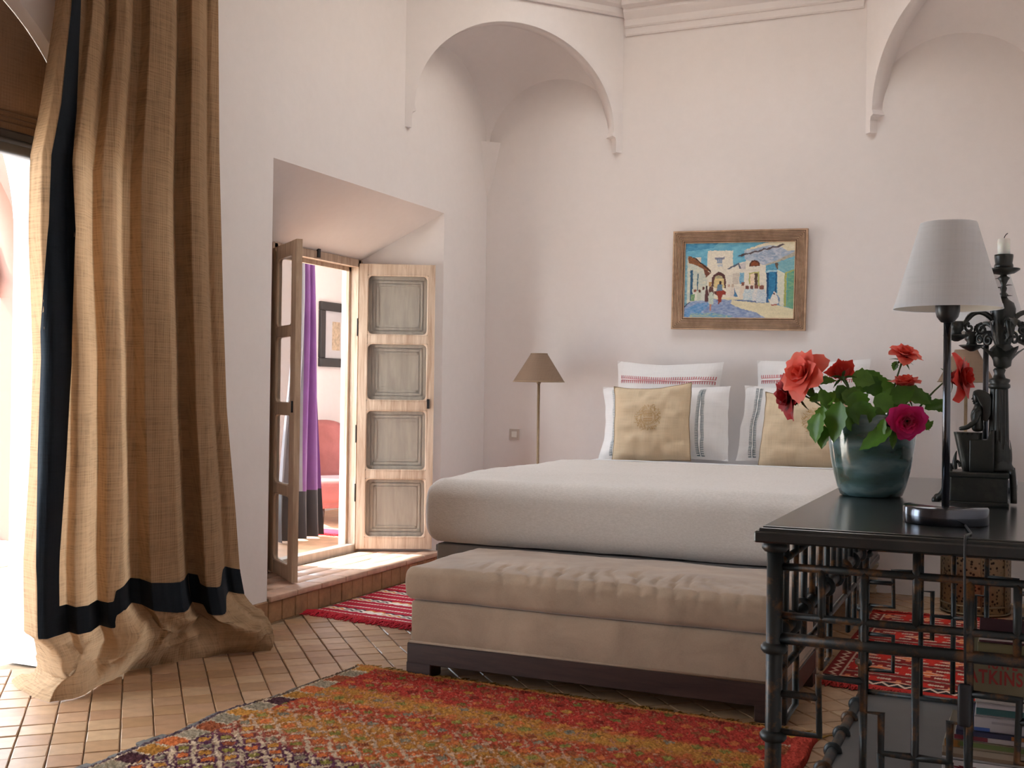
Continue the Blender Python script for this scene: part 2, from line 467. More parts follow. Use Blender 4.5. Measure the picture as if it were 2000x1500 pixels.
# corner squinches: a diagonal wall on an arch, with a pendentive vault behind it
def squinch(idx, A, B, C):
    A, B, C = Vector((*A, 0)), Vector((*B, 0)), Vector((*C, 0))
    mid = (A + B) / 2; L = (B - A).length; d = (B - A).normalized()
    n = Vector((d.y, -d.x, 0)); n = n if n.dot(mid - C) > 0 else -n
    r, zs, th = L / 2 - 0.072, 3.215, 0.11
    mb = MB(); N = 40
    def P(s, z, o): q = mid + d * s + n * o; return (q.x, q.y, z)
    arcs = [(r * math.cos(PI * (1 - k / N)), zs + 0.10 + (r - 0.10) * math.sin(PI * k / N)) for k in range(N + 1)]
    arcs = [(-r, zs)] + arcs + [(r, zs)]
    for o in (0, -th):
        for (s0, z0), (s1, z1) in zip(arcs[:-1], arcs[1:]):
            if abs(s1 - s0) > 1e-6: mb.add([P(s0, z0, o), P(s1, z1, o), P(s1, ZC, o), P(s0, ZC, o)], [(0, 1, 2, 3)])
        for sg in (-1, 1):
            mb.add([P(sg * L / 2, 3.165, o), P(sg * (r + .02), 3.165, o), P(sg * (r + .02), 3.25, o), P(sg * (r + .012), 3.275, o), P(sg * (r - 0.012), 3.285, o), P(sg * r, 3.32, o), P(sg * r, ZC, o), P(sg * L / 2, ZC, o)], [tuple(range(8))])
    for (s0, z0), (s1, z1) in zip(arcs[1:-2], arcs[2:-1]): mb.quad(P(s0, z0, 0), P(s1, z1, 0), P(s1, z1, -th), P(s0, z0, -th), True)
    for sg in (-1, 1):
        ed = [(L / 2, 3.165), (r + .02, 3.165), (r + .02, 3.25), (r + .012, 3.275), (r - .012, 3.285), (r, 3.32)]
        for (s0, z0), (s1, z1) in zip(ed[:-1], ed[1:]): mb.quad(P(sg * s0, z0, 0), P(sg * s1, z1, 0), P(sg * s1, z1, -th), P(sg * s0, z0, -th))
    # pendentive vault: the part of a sphere over the corner triangle
    R = L / 2; V = MB(); K = 36
    def sph(p):
        h2 = R * R - (p - mid).length_squared
        return (p.x, p.y, zs + math.sqrt(max(0, h2)))
    def tri(i, j): a, b = i / K, j / K; return A * (1 - a - b) + B * a + C * b
    ids = {}
    vs = []
    for i in range(K + 1):
        for j in range(K + 1 - i): ids[i, j] = len(vs); vs.append(sph(tri(i, j)))
    fs = []
    for i in range(K):
        for j in range(K - i):
            fs.append((ids[i, j], ids[i + 1, j], ids[i, j + 1]))
            if j < K - i - 1: fs.append((ids[i + 1, j], ids[i + 1, j + 1], ids[i, j + 1]))
    V.add(vs, fs, True)
    # corner corbel: narrow wedge tapering down into the corner
    ca, cb = (A - C).normalized(), (B - C).normalized()
    q = [(0.115, 3.32), (0.085, 3.18), (0.05, 3.02), (0.006, 2.90)]
    for (w0, z0), (w1, z1) in zip(q[:-1], q[1:]):
        a0, a1, b0, b1 = C + ca * w0, C + ca * w1, C + cb * w0, C + cb * w1
        V.quad((a0.x, a0.y, z0), (a1.x, a1.y, z1), (b1.x, b1.y, z1), (b0.x, b0.y, z0), True)
    t = struct(ob('trim_%d' % idx, mb, m_wall, at=(0, 0, 0)))
    ob('vault', V, m_wall, t)
    cm = MB(); prof = [(0, 4.19), (.02, 4.19), (.03, 4.21), (.03, 4.25), (.06, 4.27), (.06, 4.31), (0, 4.31)]
    cm.prism(prof, lambda o, z: P(-L / 2, z, o), lambda o, z: P(L / 2, z, o)); ob('moulding', cm, m_wall, t)
squinch(2, (XL, 6.80), (-2.74, YB), (XL, YB))
squinch(3, (-0.962, YB), (XR, 6.80), (XR, YB))

# terracotta skirting along the left wall and the step under the niche
base = struct(ob('baseboard_left', MB().box(XL - .01, AC + AR + .02, 0, XL + .004, YB, 0.128), m_mortar, at=(0, 0, 0)))
y = AC + AR + .05; k = 0
m_skirt = mat('skirting_tile', S('9a7452'), 0.6, 0.3, 10, 0.3, 40)
while y < YB - .1:
    w = 0.125 + RNG.uniform(-.006, .006); step = NY0 - .03 < y < NY1
    r_ = MB().rbox(XL - .004, y + .002, .002, XL + (.016 if not step else .018) + RNG.uniform(-.002, .002), y + w - .002, 0.122 + RNG.uniform(-.004, .006), .004, 1, smooth=False)
    ob('tile', r_, m_skirt, base); y += w
step = MB().box(XO - .3, NY0 + .0, -.02, XL + .012, NY1, 0.140)
nstep = struct(ob('trim_4', step, m_mortar, at=(0, 0, 0)))
def nich(x):   # y limits of the niche floor at x
    t = (x - XL) / (XO - XL); return lerp(NY0 + .01, DY0, t), lerp(NY1, DY1, t)
y = NY0
while y < NY1 - .02:                    # nosing bricks
    w = min(0.262 + RNG.uniform(-.01, .01), NY1 - y)
    ob('brick', MB().rbox(XL - .105, y + .002, .120, XL + .026 + RNG.uniform(-.003, .003), y + w - .002, 0.155 + RNG.uniform(-.002, .002), .006, 2), m_tile_pale, nstep); y += w
for r, x1 in enumerate((XL - .109, XL - .24, XL - .37)):
    x0 = x1 - .127; a, b = nich((x0 + x1) / 2); y = a + .0 - (.12 if r % 2 else 0)
    while y < b:
        w = 0.255; y0, y1 = max(a, y), min(b, y + w)
        if y1 - y0 > .03: ob('brick', MB().rbox(x0, y0 + .003, .12, x1, y1 - .003, .153 + RNG.uniform(-.0015, .0015), .004, 1), m_tile_pale, nstep)
        y += w

# ------------------------------------------------------------------ the double door in the niche
door = struct(empty('door_1', (XO, 6.6, NZ0)))
DA, DB, DH = 6.045, 7.105, 2.255
fr = MB()
fr.box(XO - .03, DB - .035, NZ0, XO + .035, DB + .02, DH + .03).box(XO - .03, DA - .02, NZ0, XO + .035, DA + .035, DH + .03).box(XO - .03, DA, DH - .02, XO + .035, DB, DH + .035)
fr.box(XO - .055, DB - .06, NZ0, XO - .03, DB - .02, DH).box(XO - .055, DA + .02, NZ0, XO - .03, DA + .06, DH).box(XO - .055, DA, DH - .05, XO - .03, DB, DH)
ob('frame', fr, m_doorwood, door)
ob('threshold', MB().rbox(XO - .055, DA, NZ0 - .01, XO + .03, DB, NZ0 + .055, .004, 1, smooth=False), m_panel, door)
ob('latch', MB().box(XO + .03, 6.53, DH - .01, XO + .045, 6.56, DH + .055), m_iron, door)
for z in (1.73, .95, .52): ob('hinge', MB().box(XO + .033, DB - .045, z, XO + .037, DB - .035, z + .13), m_iron, door)
LW, LT = 0.555, 0.036
def roundrect(x0, z0, x1, z1, r, n=4):
    out = []
    for cxx, czz, a0 in ((x1 - r, z1 - r, 0), (x0 + r, z1 - r, 90), (x0 + r, z0 + r, 180), (x1 - r, z0 + r, 270)):
        for k in range(n + 1):
            a = math.radians(a0 + 90 * k / n); out.append((cxx + r * math.cos(a), czz + r * math.sin(a)))
    return out
OPEN = [(0.085, 0.515), (0.575, 1.015), (1.085, 1.505), (1.565, 2.005)]
def door_leaf(hinge, direction, face, z0, m, shutter, name='leaf', st=(.062, .052)):
    """leaf standing open: local x from the hinge, local y across the thickness (towards `face`)"""
    d = Vector((*direction, 0)).normalized(); f = Vector((*face, 0)); f = (f - d * f.dot(d)).normalized()
    H = Vector((*hinge, z0))
    def W(x, y, z): return tuple(H + d * x + f * y + Vector((0, 0, z)))
    top = 2.085; xs0, xs1 = st[0], LW - st[1]
    mb = MB()
    for x0, x1 in ((0, xs0), (xs1, LW)):
        mb.prism([(x0, 0), (x1, 0), (x1, top), (x0, top)], lambda x, z: W(x, 0, z), lambda x, z: W(x, LT, z))
    zs = [0] + [q for o_ in OPEN for q in o_] + [top]
    for k in range(0, len(zs), 2):
        mb.prism([(xs0, zs[k]), (xs1, zs[k]), (xs1, zs[k + 1]), (xs0, zs[k + 1])], lambda x, z: W(x, 0.003, z), lambda x, z: W(x, LT - .003, z))
    leaf = ob(name, mb, m, door, at=H)
    for a, b in OPEN:
        # moulded rim with rounded corners
        o1 = [(xs0, a), (xs1, a), (xs1, b), (xs0, b)]
        rim = MB(); inner = roundrect(xs0 + .006, a + .006, xs1 - .006, b - .006, .035, 5); n = len(inner)
        outer = []
        for (x, z) in inner:
            cxm, czm = (xs0 + xs1) / 2, (a + b) / 2
            k = max(abs(x - cxm) / ((xs1 - xs0) / 2), abs(z - czm) / ((b - a) / 2)); outer.append((cxm + (x - cxm) / k, czm + (z - czm) / k))
        for q, (yo, yi) in enumerate(((LT + .001, LT - .004), (-.001, .004))):
            A = [W(x, yo, z) for x, z in outer]; B = [W(x, yi, z) for x, z in inner]; Cc = [W(x, LT / 2, z) for x, z in inner]
            rim.add(A + B + Cc, [(i, (i + 1) % n, n + (i + 1) % n, n + i) for i in range(n)] + [(n + i, n + (i + 1) % n, 2 * n + (i + 1) % n, 2 * n + i) for i in range(n)], False)
        ob('moulding', rim, m, leaf)
        ob('pane', MB().prism([(xs0, a), (xs1, a), (xs1, b), (xs0, b)], lambda x, z: W(x, LT / 2 - .0015, z), lambda x, z: W(x, LT / 2 + .0015, z)), m_glass if shutter else m_glass_dusty, leaf)
        if shutter:
            pm = MB(); y0 = -.032
            pm.prism([(xs0 - .02, a - .03), (xs1 + .02, a - .03), (xs1 + .02, b + .03), (xs0 - .02, b + .03)], lambda x, z: W(x, y0 - .014, z), lambda x, z: W(x, y0, z))
            for g, hh in ((.0, .024), (.04, .012), (.062, .008)):
                e = .030 if g == 0 else .016
                xa, xb, za, zb = xs0 + g, xs1 - g, a + g, b - g
                for (p, q_, r_, s_) in ((xa, za, xb, za + e), (xa, zb - e, xb, zb), (xa, za, xa + e, zb), (xb - e, za, xb, zb)):
                    pm.prism([(p, q_), (r_, q_), (r_, s_), (p, s_)], lambda x, z: W(x, y0, z), lambda x, z: W(x, y0 + hh, z))
            ob('panel', pm, m_panel, leaf)
    sp = MB(); sp.prism([(LW - .05, 1.03), (LW - .03, 1.03), (LW - .03, 1.10), (LW - .05, 1.10)], lambda x, z: W(x, LT, z), lambda x, z: W(x, LT + .008, z))
    ob('bolt', sp, m_iron, leaf)
    return leaf
lf = door_leaf((XO + .03, DB - .01), (0.885, 0.465), (0.4, -1.0), NZ0 + .022, m_doorwood, True); lf['label'] = 'limed leaf folded back against the niche, four shuttered panes'
lf = door_leaf((XO + .040, DA + .025), (0.78, -0.626), (-0.4, -1.0), NZ0 + .010, m_doorwood_raw, False, 'leaf', (.11, .10)); lf['label'] = 'brown weathered leaf swung out into the room, seen edge-on'

# ------------------------------------------------------------------ terrace outside and the room behind the niche
struct(ob('floor', MB().box(-16, -8, -.14, XO - .0, 5.85, -.03).box(-16, 5.85, -.14, -6.22, 12, -.03), m_terrace, at=(0, 0, 0)), 'sunlit terrace paving outside the arch')
ow = MB(); OC, OR_, OS = 5.0, 1.45, 2.02; X0, X1 = -7.3, -7.0
oys = [OC + OR_ * math.cos(PI * (1 - k / 24)) for k in range(25)]
for x in (X0, X1):
    for a, b in zip(oys[:-1], oys[1:]):
        za, zb = OS + math.sqrt(max(0, OR_**2 - (a - OC)**2)), OS + math.sqrt(max(0, OR_**2 - (b - OC)**2))
        ow.quad((x, a, za), (x, b, zb), (x, b, 3.2), (x, a, 3.2))
    ow.quad((x, OC + OR_, -.03), (x, 6.9, -.03), (x, 6.9, 3.2), (x, OC + OR_, 3.2))
    ow.quad((x, 3.1, -.03), (x, OC - OR_, -.03), (x, OC - OR_, 3.2), (x, 3.1, 3.2))
    ow.quad((x, OC + OR_ - .09, OS - .0), (x, OC + OR_, OS), (x, OC + OR_, OS + .42), (x, OC + OR_ - .09, OS + .55))
for a, b in zip(oys[:-1], oys[1:]):
    za, zb = OS + math.sqrt(max(0, OR_**2 - (a - OC)**2)), OS + math.sqrt(max(0, OR_**2 - (b - OC)**2))
    ow.quad((X0, a, za), (X0, b, zb), (X1, b, zb), (X1, a, za), True)
for y in (3.1, OC - OR_, OC + OR_, 6.9): ow.quad((X0, y, -.03), (X1, y, -.03), (X1, y, OS if 3.3 < y < 6.8 else 3.2), (X0, y, OS if 3.3 < y < 6.8 else 3.2))
ow.quad((X0, 3.1, 3.2), (X1, 3.1, 3.2), (X1, 6.9, 3.2), (X0, 6.9, 3.2))
struct(ob('wall_outer', ow, m_wall_pink, at=(0, 0, 0)), 'pink terrace wall with an arch, beyond the curtain')
struct(ob('trim_5', MB().rbox(X0 - .05, OC - OR_, -.03, X1 + .1, OC + OR_, .12, .01, 1), m_terrace, at=(0, 0, 0)), 'low pale sill under the terrace arch')
rl = empty('railing', (-8.0, 5.0, -.03)); tag(rl, 'wrought iron terrace railing glimpsed beside the curtain', 'railing')
ob('rail', MB().tube([(-8, 3.0, 1.0), (-8, 8.2, 1.0)], .014, 6), m_iron, rl)
ob('rail', MB().tube([(-8, 3.0, .12), (-8, 8.2, .12)], .014, 6), m_iron, rl)
for k in range(20):
    y = 3.05 + k * .27
    ob('baluster', MB().tube([(-8, y, -.03), (-8, y, 1.02)], .012, 6).lathe([(0, -.03), (.026, 0), (0, .03)], (-8, y, .56), 8).lathe([(0, -.025), (.022, 0), (0, .025)], (-8, y, .82), 8), m_iron, rl)

struct(ob('ceiling', MB().box(-7.35, 1.8, 3.2, XO, 5.85, 3.3), m_ceiling, at=(0, 0, 0)), 'added unseen roof shading the terrace outside the arch')  # unseen slab added to dim the pink wall and block the sun

# side room behind the door
SX0, SX1, SY0, SY1, SZ = -6.12, XO, 5.95, 10.6, 3.1
struct(ob('floor', MB().box(SX0 - .1, SY0 - .1, .0, SX1, SY1, 0.15), mat('side_room_tile', S('c79f7f'), .5, .2, 9, .1, 30), at=(0, 0, 0)), 'sunlit tiled floor of the room behind the niche')
sw = MB().box(SX0 - .08, SY0 - .08, 0, SX0, 5.97, SZ).box(SX0 - .08, 8.3, 0, SX0, SY1, SZ).box(SX0 - .08, 5.97, 0, SX0, 8.3, .30).box(SX0 - .08, 5.97, 2.82, SX0, 8.3, SZ).box(SX0 - .08, SY1, 0, SX1 + .02, SY1 + .1, SZ)  # west side has an added unseen opening, sending more daylight through the door
sw.box(SX1 - .15, DY1 + .02, .15, SX1 - .02, SY1, SZ)
struct(ob('wall_far', sw, m_wall, at=(0, 0, 0)), 'white walls of the room behind the niche')
so = MB().box(SX0, SY0 - .08, .15, -6.0, SY0, SZ).box(-4.58, SY0 - .08, .15, SX1, SY0, SZ).box(-6.0, SY0 - .08, 2.85, -4.58, SY0, SZ)  # gap between the piers is an added unseen opening to light this room
struct(ob('wall_near', so, m_wall, at=(0, 0, 0)), 'white wall with an added unseen tall opening for daylight in the room behind the niche')
struct(ob('ceiling', MB().box(SX0 - .08, SY0 - .08, SZ, SX1 + .02, SY1 + .1, SZ + .08), m_ceiling, at=(0, 0, 0)), 'ceiling of the room behind the niche')
# ------------------------------------------------------------------ burlap curtain with navy border
m_burlap = mat_weave('burlap', (0.40, 0.262, 0.152), 0.7, 520, 0.24, 0.35, 0.95, 0.22)
m_navy = mat_weave('navy_cotton', (0.012, 0.017, 0.024), 0.8, 900, 0.0, 0.12, 0.9, 0.15)
CTOP = 3.62
LZ = [0.0, .29, .60, 1.02, 1.45, 1.98, 2.3, 2.52, 2.97, 3.62]
LY = [3.60, 3.44, 3.43, 3.455, 3.462, 3.428, 3.43, 3.478, 3.551, 3.56]
RZ = [0.0, .13, .36, .69, 1.23, 1.75, 2.54, 3.31, 3.62]
RY = [4.95, 4.93, 4.86, 4.815, 4.73, 4.69, 4.64, 4.613, 4.61]
FU = [0, .05, .085, .13, .165, .20, .25, .285, .33, .385, .405, .43, .475, .53, .60, .675, .695, .715, .76, .81, .865, .895, .915, .95, 1.0]
FX = [-.05, .015, .03, .015, .0, .035, .03, -.015, .035, .05, .045, -.03, -.015, .035, .045, .05, .03, -.04, -.01, .04, .045, .03, -.045, -.03, -.02]
ZBU = [0, .05, .30, .352, .366, .40, .64, .77, .785, .878, .888, .90, 1.0]
ZB = [.30, .285, .262, .262, .318, .335, .262, .245, .205, .190, .20, .262, .235]
ZTU = [0, .10, .30, .358, .370, .41, .64, .765, .775, .880, .890, .90, 1.0]
ZT = [.43, .405, .378, .382, .43, .446, .41, .398, .356, .335, .35, .40, .372]
HU = [0, .03, .07, .13, .20, .30, .45, .58, .72, .86, .95, 1.0]
HX = [-4.12, -3.98, -3.80, -3.70, -3.66, -3.70, -3.78, -3.74, -3.66, -3.56, -3.44, -3.50]
HY = [3.74, 3.66, 3.58, 3.56, 3.64, 3.82, 4.12, 4.28, 4.47, 4.66, 4.76, 4.86]
def curtain_pt(u, v):
    zb, zt = interp(u, ZBU, ZB), interp(u, ZTU, ZT)
    if v < .14: z = 0.002 + (zb - .002) * (v / .14)
    elif v < .20: z = lerp(zb, zt, (v - .14) / .06)
    else: z = lerp(zt, CTOP, (v - .20) / .80)
    yl, yr = interp(z, LZ, LY), interp(z, RZ, RY)
    uu = u + .003 * math.sin(2.1 * z + 9 * u)
    fold = interp(min(1, max(0, uu)), FU, FX)
    amp = lerp(1.75, 1.25, sstep(.4, 3.4, z))
    x = -3.725 + amp * fold + .007 * fbm(u * 6, z * .7, 3)
    y = lerp(yl, yr, u) * x / -3.725          # the pleats lean along their own slant
    if v < .14:
        t = v / .14; s = t * t * (3 - 2 * t) * .55 + t * .45
        hx, hy = interp(u, HU, HX), interp(u, HU, HY)
        wx = .028 * fbm(u * 11, t * 2.2, 7.1) ; wz = .050 * math.sin(PI * t) * (1.3 * fbm(u * 6, t * 1.8, 1.7) + .2)
        bul = .085 * math.sin(PI * t) * (.5 + .5 * math.sin(u * 15 + 1.0) + .7 * fbm(u * 5, t * 2.5, 4))
        x = lerp(hx, x, s) + bul + wx * (1 - t); y = lerp(hy, y, s)
        z = max(.003, z + wz) if t > .02 else .002
    return (x, y, z)
def curtain_n(u, v, off):
    return tuple(Vector(curtain_pt(u, v)) + Vector((.80, -.60, 0)) * off)
cur = empty('curtain', (-3.72, 4.15, 0)); tag(cur, 'floor-length burlap curtain with a navy border, pulled beside the arch', 'curtain')
vv = [0.14 * (k / 26) for k in range(26)] + [.14 + .06 * k / 8 for k in range(8)] + [.20 + .80 * k / 56 for k in range(57)]
NU = 190
def cgrid(us, vs, off):
    mb = MB(); w = len(us)
    pts = [curtain_n(u, v, off) if off else curtain_pt(u, v) for v in vs for u in us]
    mb.add(pts, [(j * w + i, j * w + i + 1, (j + 1) * w + i + 1, (j + 1) * w + i) for j in range(len(vs) - 1) for i in range(w - 1)], True); return mb
ob('cloth', cgrid([i / NU for i in range(NU + 1)], vv, 0), m_burlap, cur, recalc=False)
# border: one vertical strip, one horizontal strip along the lower edge
BV = [0, .225, .356, .487, .60, .728, .838, 1.0]; BL = [.05, .050, .030, .035, .085, .097, .085, .08]; BR = [.13, .135, .151, .174, .205, .172, .132, .12]
band = MB(); vs_ = [v for v in vv if v >= .14]
def bl(v): return interp(v, BV, BL)
def br(v): return interp(v, BV, BR)
n = 12; pts = [curtain_n(lerp(bl(v), br(v), k / n), v, .006) for v in vs_ for k in range(n + 1)]
band.add(pts, [(j * (n + 1) + k, j * (n + 1) + k + 1, (j + 1) * (n + 1) + k + 1, (j + 1) * (n + 1) + k) for j in range(len(vs_) - 1) for k in range(n)], True)
ob('border', band, m_navy, cur, recalc=False, label='navy border strip down the leading edge')
vs2 = [.14 + .06 * k / 8 for k in range(9)]; us2 = [.128 + (1 - .128) * k / 170 for k in range(171)]
ob('border', cgrid(us2, vs2, .0062), m_navy, cur, recalc=False, label='navy border strip above the hem')
rod = empty('curtain_rod', (-3.72, 3.4, 3.64)); tag(rod, 'iron curtain rod above the burlap curtain', 'curtain rod')
ob('rod', MB().tube([(-3.72, .9, 3.645), (-3.72, 4.85, 3.645)], .014, 10), m_iron, rod)
for y in (1.0, 4.75): ob('bracket', MB().tube([(-3.868, y, 3.645), (-3.72, y, 3.645)], .009, 8), m_iron, rod)
for y in (.9, 4.85): ob('finial', MB().lathe([(0, -.03), (.024, -.01), (.024, .01), (0, .03)], (-3.72, y, 3.645), 12, axis='Y'), m_iron, rod)

# roman blind hanging in the head of the arch, with its dark bottom bar
m_blind = mat_weave('brown_blind_cloth', (0.24, 0.15, 0.095), .8, 420, 0.0, .25, .95, .12)
bl_ = empty('blind', (-3.955, 2.89, 2.33)); tag(bl_, 'brown cloth blind with a dark bottom bar in the arch head', 'blind')
def blind(u, v):
    y = lerp(1.82, 3.96, u); top = zarch(y) - .004; z = lerp(2.425, max(top, 2.43), v)
    x = -3.955 + .012 * math.sin(u * 9) * v
    return (x, y, z)
ob('cloth', MB().grid(blind, 40, 20), m_blind, bl_)
m_seam = mat('blind_seam', (0.12, .07, .045), .9)
for z in (2.462, 2.485, 2.508): ob('stitching', MB().tube([(-3.944, 1.84, z), (-3.944, 3.93, z)], .0035, 6), m_seam, bl_)
m_bar = mat('dark_bar', (0.035, 0.035, 0.04), .5, .2, 10)
ob('bottom_bar', MB().rbox(-3.985, 1.80, 2.328, -3.925, 3.985, 2.43, .012, 2).tube([(-3.923, 1.80, 2.38), (-3.923, 3.985, 2.38)], .012, 8), m_bar, bl_)

# ------------------------------------------------------------------ upholstered bench at the foot of the bed
def mat_suede(name, c):
    t = NT(name); v = t.coords('Object')
    n = t.noise(v, 5, 5, .6, .6); n2 = t.noise(v, 160, 2)
    t.base(t.mix(.18, t.ramp(n, [(.3, mul(c, .84)), (.7, mul(c, 1.12))]), n2, 'MULTIPLY'))
    b = t.bump(n, .10, .01); t.bump(n2, .12, .002, b)
    t.p.inputs['Roughness'].default_value = .92; t.p.inputs['Specular IOR Level'].default_value = .12
    t.p.inputs['Sheen Weight'].default_value = .35; t.p.inputs['Sheen Roughness'].default_value = .4
    return t.m
m_suede = mat_suede('beige_suede', (0.37, 0.26, 0.18))
m_darkwood = mat_wood('dark_brown_wood', (0.022, 0.010, 0.008), (0.05, 0.024, 0.018), .42, (1.5, 16, 16), 2.5, .1)
BX0, BX1, BY0, BY1 = -2.575, -0.845, 4.64, 5.40
bench = empty('bench', ((BX0 + BX1) / 2, (BY0 + BY1) / 2, 0)); tag(bench, 'long beige suede bench on a dark wood plinth at the bed foot', 'bench')
def seatdisp(p, n):
    x, y, z = p; u = (x - BX0) / (BX1 - BX0); w = (y - BY0) / (BY1 - BY0)
    if n.z > .3:
        z += .024 * math.sin(PI * min(1, max(0, u))) ** .5 * math.sin(PI * min(1, max(0, w)))
        # pull creases running back from the front edge
        env = math.exp(-((w - .10) / .22) ** 2)
        s = u * 26 + w * 4.5 + 1.4 * fbm(u * 4, w * 2, 1)
        cr = max(0, math.sin(s * 2 * PI / 1.35)) ** 6
        z -= .024 * cr * env * sstep(.08, .3, u) * (1 - .5 * sstep(.75, .95, u)) * (.5 + .6 * abs(fbm(u * 9, 0, 5)))
        z += .006 * fbm(u * 6, w * 3, 2)
    if n.y < -.5:
        y += -.012 * math.sin(PI * (z - .36) / .15) + .006 * fbm(u * 9, z * 8, 3) + .006 * max(0, math.sin((u * 26 + 1.4 * fbm(u * 4, 0, 1)) * 2 * PI / 1.35)) ** 6 * sstep(.40, .51, z) * sstep(.08, .3, u)
        z += -.006 * math.sin(u * 3.2) 
    return Vector((x, y, z))
ob('seat_cushion', MB().rbox(BX0 - .028, BY0 - .012, .358, BX1 + .02, BY1, .512, .036, 5, 110, seatdisp), m_suede, bench)
def plinth(p, n):
    x, y, z = p
    if n.y < -.5: y += .004 * fbm(x * 6, z * 6, 3) - .006 * math.sin(PI * (z - .16) / .19)
    return Vector((x, y, z))
ob('upholstered_base', MB().rbox(BX0, BY0 + .004, .155, BX1, BY1 - .01, .356, .016, 3, 60, plinth), m_suede, bench)
ob('piping', MB().tube([(BX0 - .002, BY0 + .001, .163), (BX1 + .002, BY0 + .001, .163)], .006, 8).tube([(BX1 + .002, BY0 + .001, .163), (BX1 + .002, BY1, .163)], .006, 8).tube([(BX0 - .002, BY0 + .001, .163), (BX0 - .002, BY1, .163)], .006, 8), m_suede, bench)
rl_ = MB(); t_ = .03
rl_.rbox(BX0 - .012, BY0 - .006, .062, BX1 + .012, BY0 + t_, .158, .004, 1, smooth=False).rbox(BX0 - .012, BY1 - t_, .062, BX1 + .012, BY1, .158, .004, 1, smooth=False)
rl_.rbox(BX0 - .012, BY0 + t_, .062, BX0 + t_, BY1 - t_, .158, .004, 1, smooth=False).rbox(BX1 - t_, BY0 + t_, .062, BX1 + .012, BY1 - t_, .158, .004, 1, smooth=False)
ob('rail', rl_, m_darkwood, bench)
for x0, x1 in ((BX0 - .014, BX0 + .115), (BX1 - .115, BX1 + .014)):
    for y0, y1 in ((BY0 - .008, BY0 + .10), (BY1 - .10, BY1 + .002)):
        ob('leg', MB().rbox(x0, y0, 0.0, x1, y1, .07, .004, 1, smooth=False), m_darkwood, bench)

# ------------------------------------------------------------------ bed
m_bedwood = mat('grey_painted_bed_wood', (0.20, 0.18, 0.165), .6, .15, 6, .1, 40)
m_legwood = mat('pale_turned_wood', (0.36, 0.28, 0.19), .6, .15, 20)
m_sheet = mat_weave('white_sheet', (0.80, 0.79, 0.80), .92, 1400, 0.0, .10, .9, .04)
def mat_throw():
    t = NT('ivory_wool_throw'); v = t.coords('Object')
    n = t.noise(v, 230, 3, .7); n2 = t.noise(t.coords('Object', (1, 1, 3)), 70, 4, .7)
    t.base(t.ramp(n2, [(.3, (.58, .525, .475)), (.7, (.70, .645, .595))]))
    b = t.bump(n2, .35, .006); t.bump(n, .5, .003, b)
    t.p.inputs['Roughness'].default_value = .95; t.p.inputs['Specular IOR Level'].default_value = .1
    t.p.inputs['Sheen Weight'].default_value = .25
    return t.m
m_throw = mat_throw()
EX0, EX1, EY0, EY1 = -2.955, -0.775, 5.43, 8.09
bed = empty('bed', ((EX0 + EX1) / 2, (EY0 + EY1) / 2, 0)); tag(bed, 'wide bed on a grey wooden frame against the back wall', 'bed')
bfm = MB().rbox(-2.875, 5.47, .205, -0.845, 8.10, .505, .006, 1, smooth=False)
for k, (z, d) in enumerate(((.49, .014), (.43, .006), (.33, .010), (.25, .016))):
    bfm.rbox(-0.846, 5.48, z - .028, -0.846 + d, 8.09, z + .008, .004, 1, smooth=False); bfm.rbox(-2.874 - d, 5.48, z - .028, -2.874, 8.09, z + .008, .004, 1, smooth=False)
ob('bed_frame', bfm, m_bedwood, bed)
legp = [(.030, 0), (.036, .012), (.036, .03), (.026, .036), (.034, .05), (.040, .062), (.034, .074), (.030, .078), (.038, .092), (.043, .104), (.038, .117), (.031, .121), (.039, .134), (.044, .147), (.039, .160), (.031, .165), (.040, .178), (.046, .19), (.046, .206)]
for x in (-2.80, -.875):
    for y in (5.55, 8.02): ob('leg', MB().lathe(legp, (x, y, 0), 18), m_legwood, bed)
def mat_disp(p, n):
    x, y, z = p
    k = .008 * fbm(x * 1.7, y * 1.7, z * 2)
    return p + n * k
ob('mattress', MB().rbox(EX0 + .02, EY0 + .02, .507, EX1 - .02, EY1, .842, .09, 6, 40, mat_disp), m_sheet, bed)

# ivory throw tucked round the mattress, ending short of the pillows
def throw_mesh():
    bm = bmesh.new(); bmesh.ops.create_cube(bm, size=1)
    x0, x1, y0, y1, z0, z1 = EX0, EX1, EY0, EY1, .500, .862
    for v in bm.verts: v.co = Vector((lerp(x0, x1, v.co.x + .5), lerp(y0, y1, v.co.y + .5), lerp(z0, z1, v.co.z + .5)))
    bmesh.ops.bevel(bm, geom=bm.edges[:], offset=.105, segments=8, profile=.5, affect='EDGES')
    for _ in range(6):
        es = [e for e in bm.edges if e.calc_length() > .05]
        if not es: break
        bmesh.ops.subdivide_edges(bm, edges=es, cuts=1, use_grid_fill=True)
    bm.normal_update()
    bmesh.ops.delete(bm, geom=[f for f in bm.faces if f.calc_center_median().y > 7.30 or (f.calc_center_median().z < .515)], context='FACES')
    bm.normal_update(); nn = [(v, v.normal.copy()) for v in bm.verts]
    for v, n in nn:
        x, y, z = v.co
        k = .010 * fbm(x * 1.3, y * 1.3, z * 1.6 + 3) + .0035 * fbm(x * 6, y * 6, z * 6)
        if n.y < -.5: k += .012 * math.sin(PI * (z - .5) / .36) - .006 * sstep(-1.6, -1.0, x)
        if n.z > .6: k += .014 * sstep(5.5, 6.3, y)
        v.co += n * k
        if y > 7.2 and n.z > .5: v.co.y += .10 * fbm(x * 1.1, 0, 9) ; v.co.z += .004
    bm.verts.index_update(); mb = MB(); mb.add([v.co[:] for v in bm.verts], [[v.index for v in f.verts] for f in bm.faces], True); bm.free(); return mb
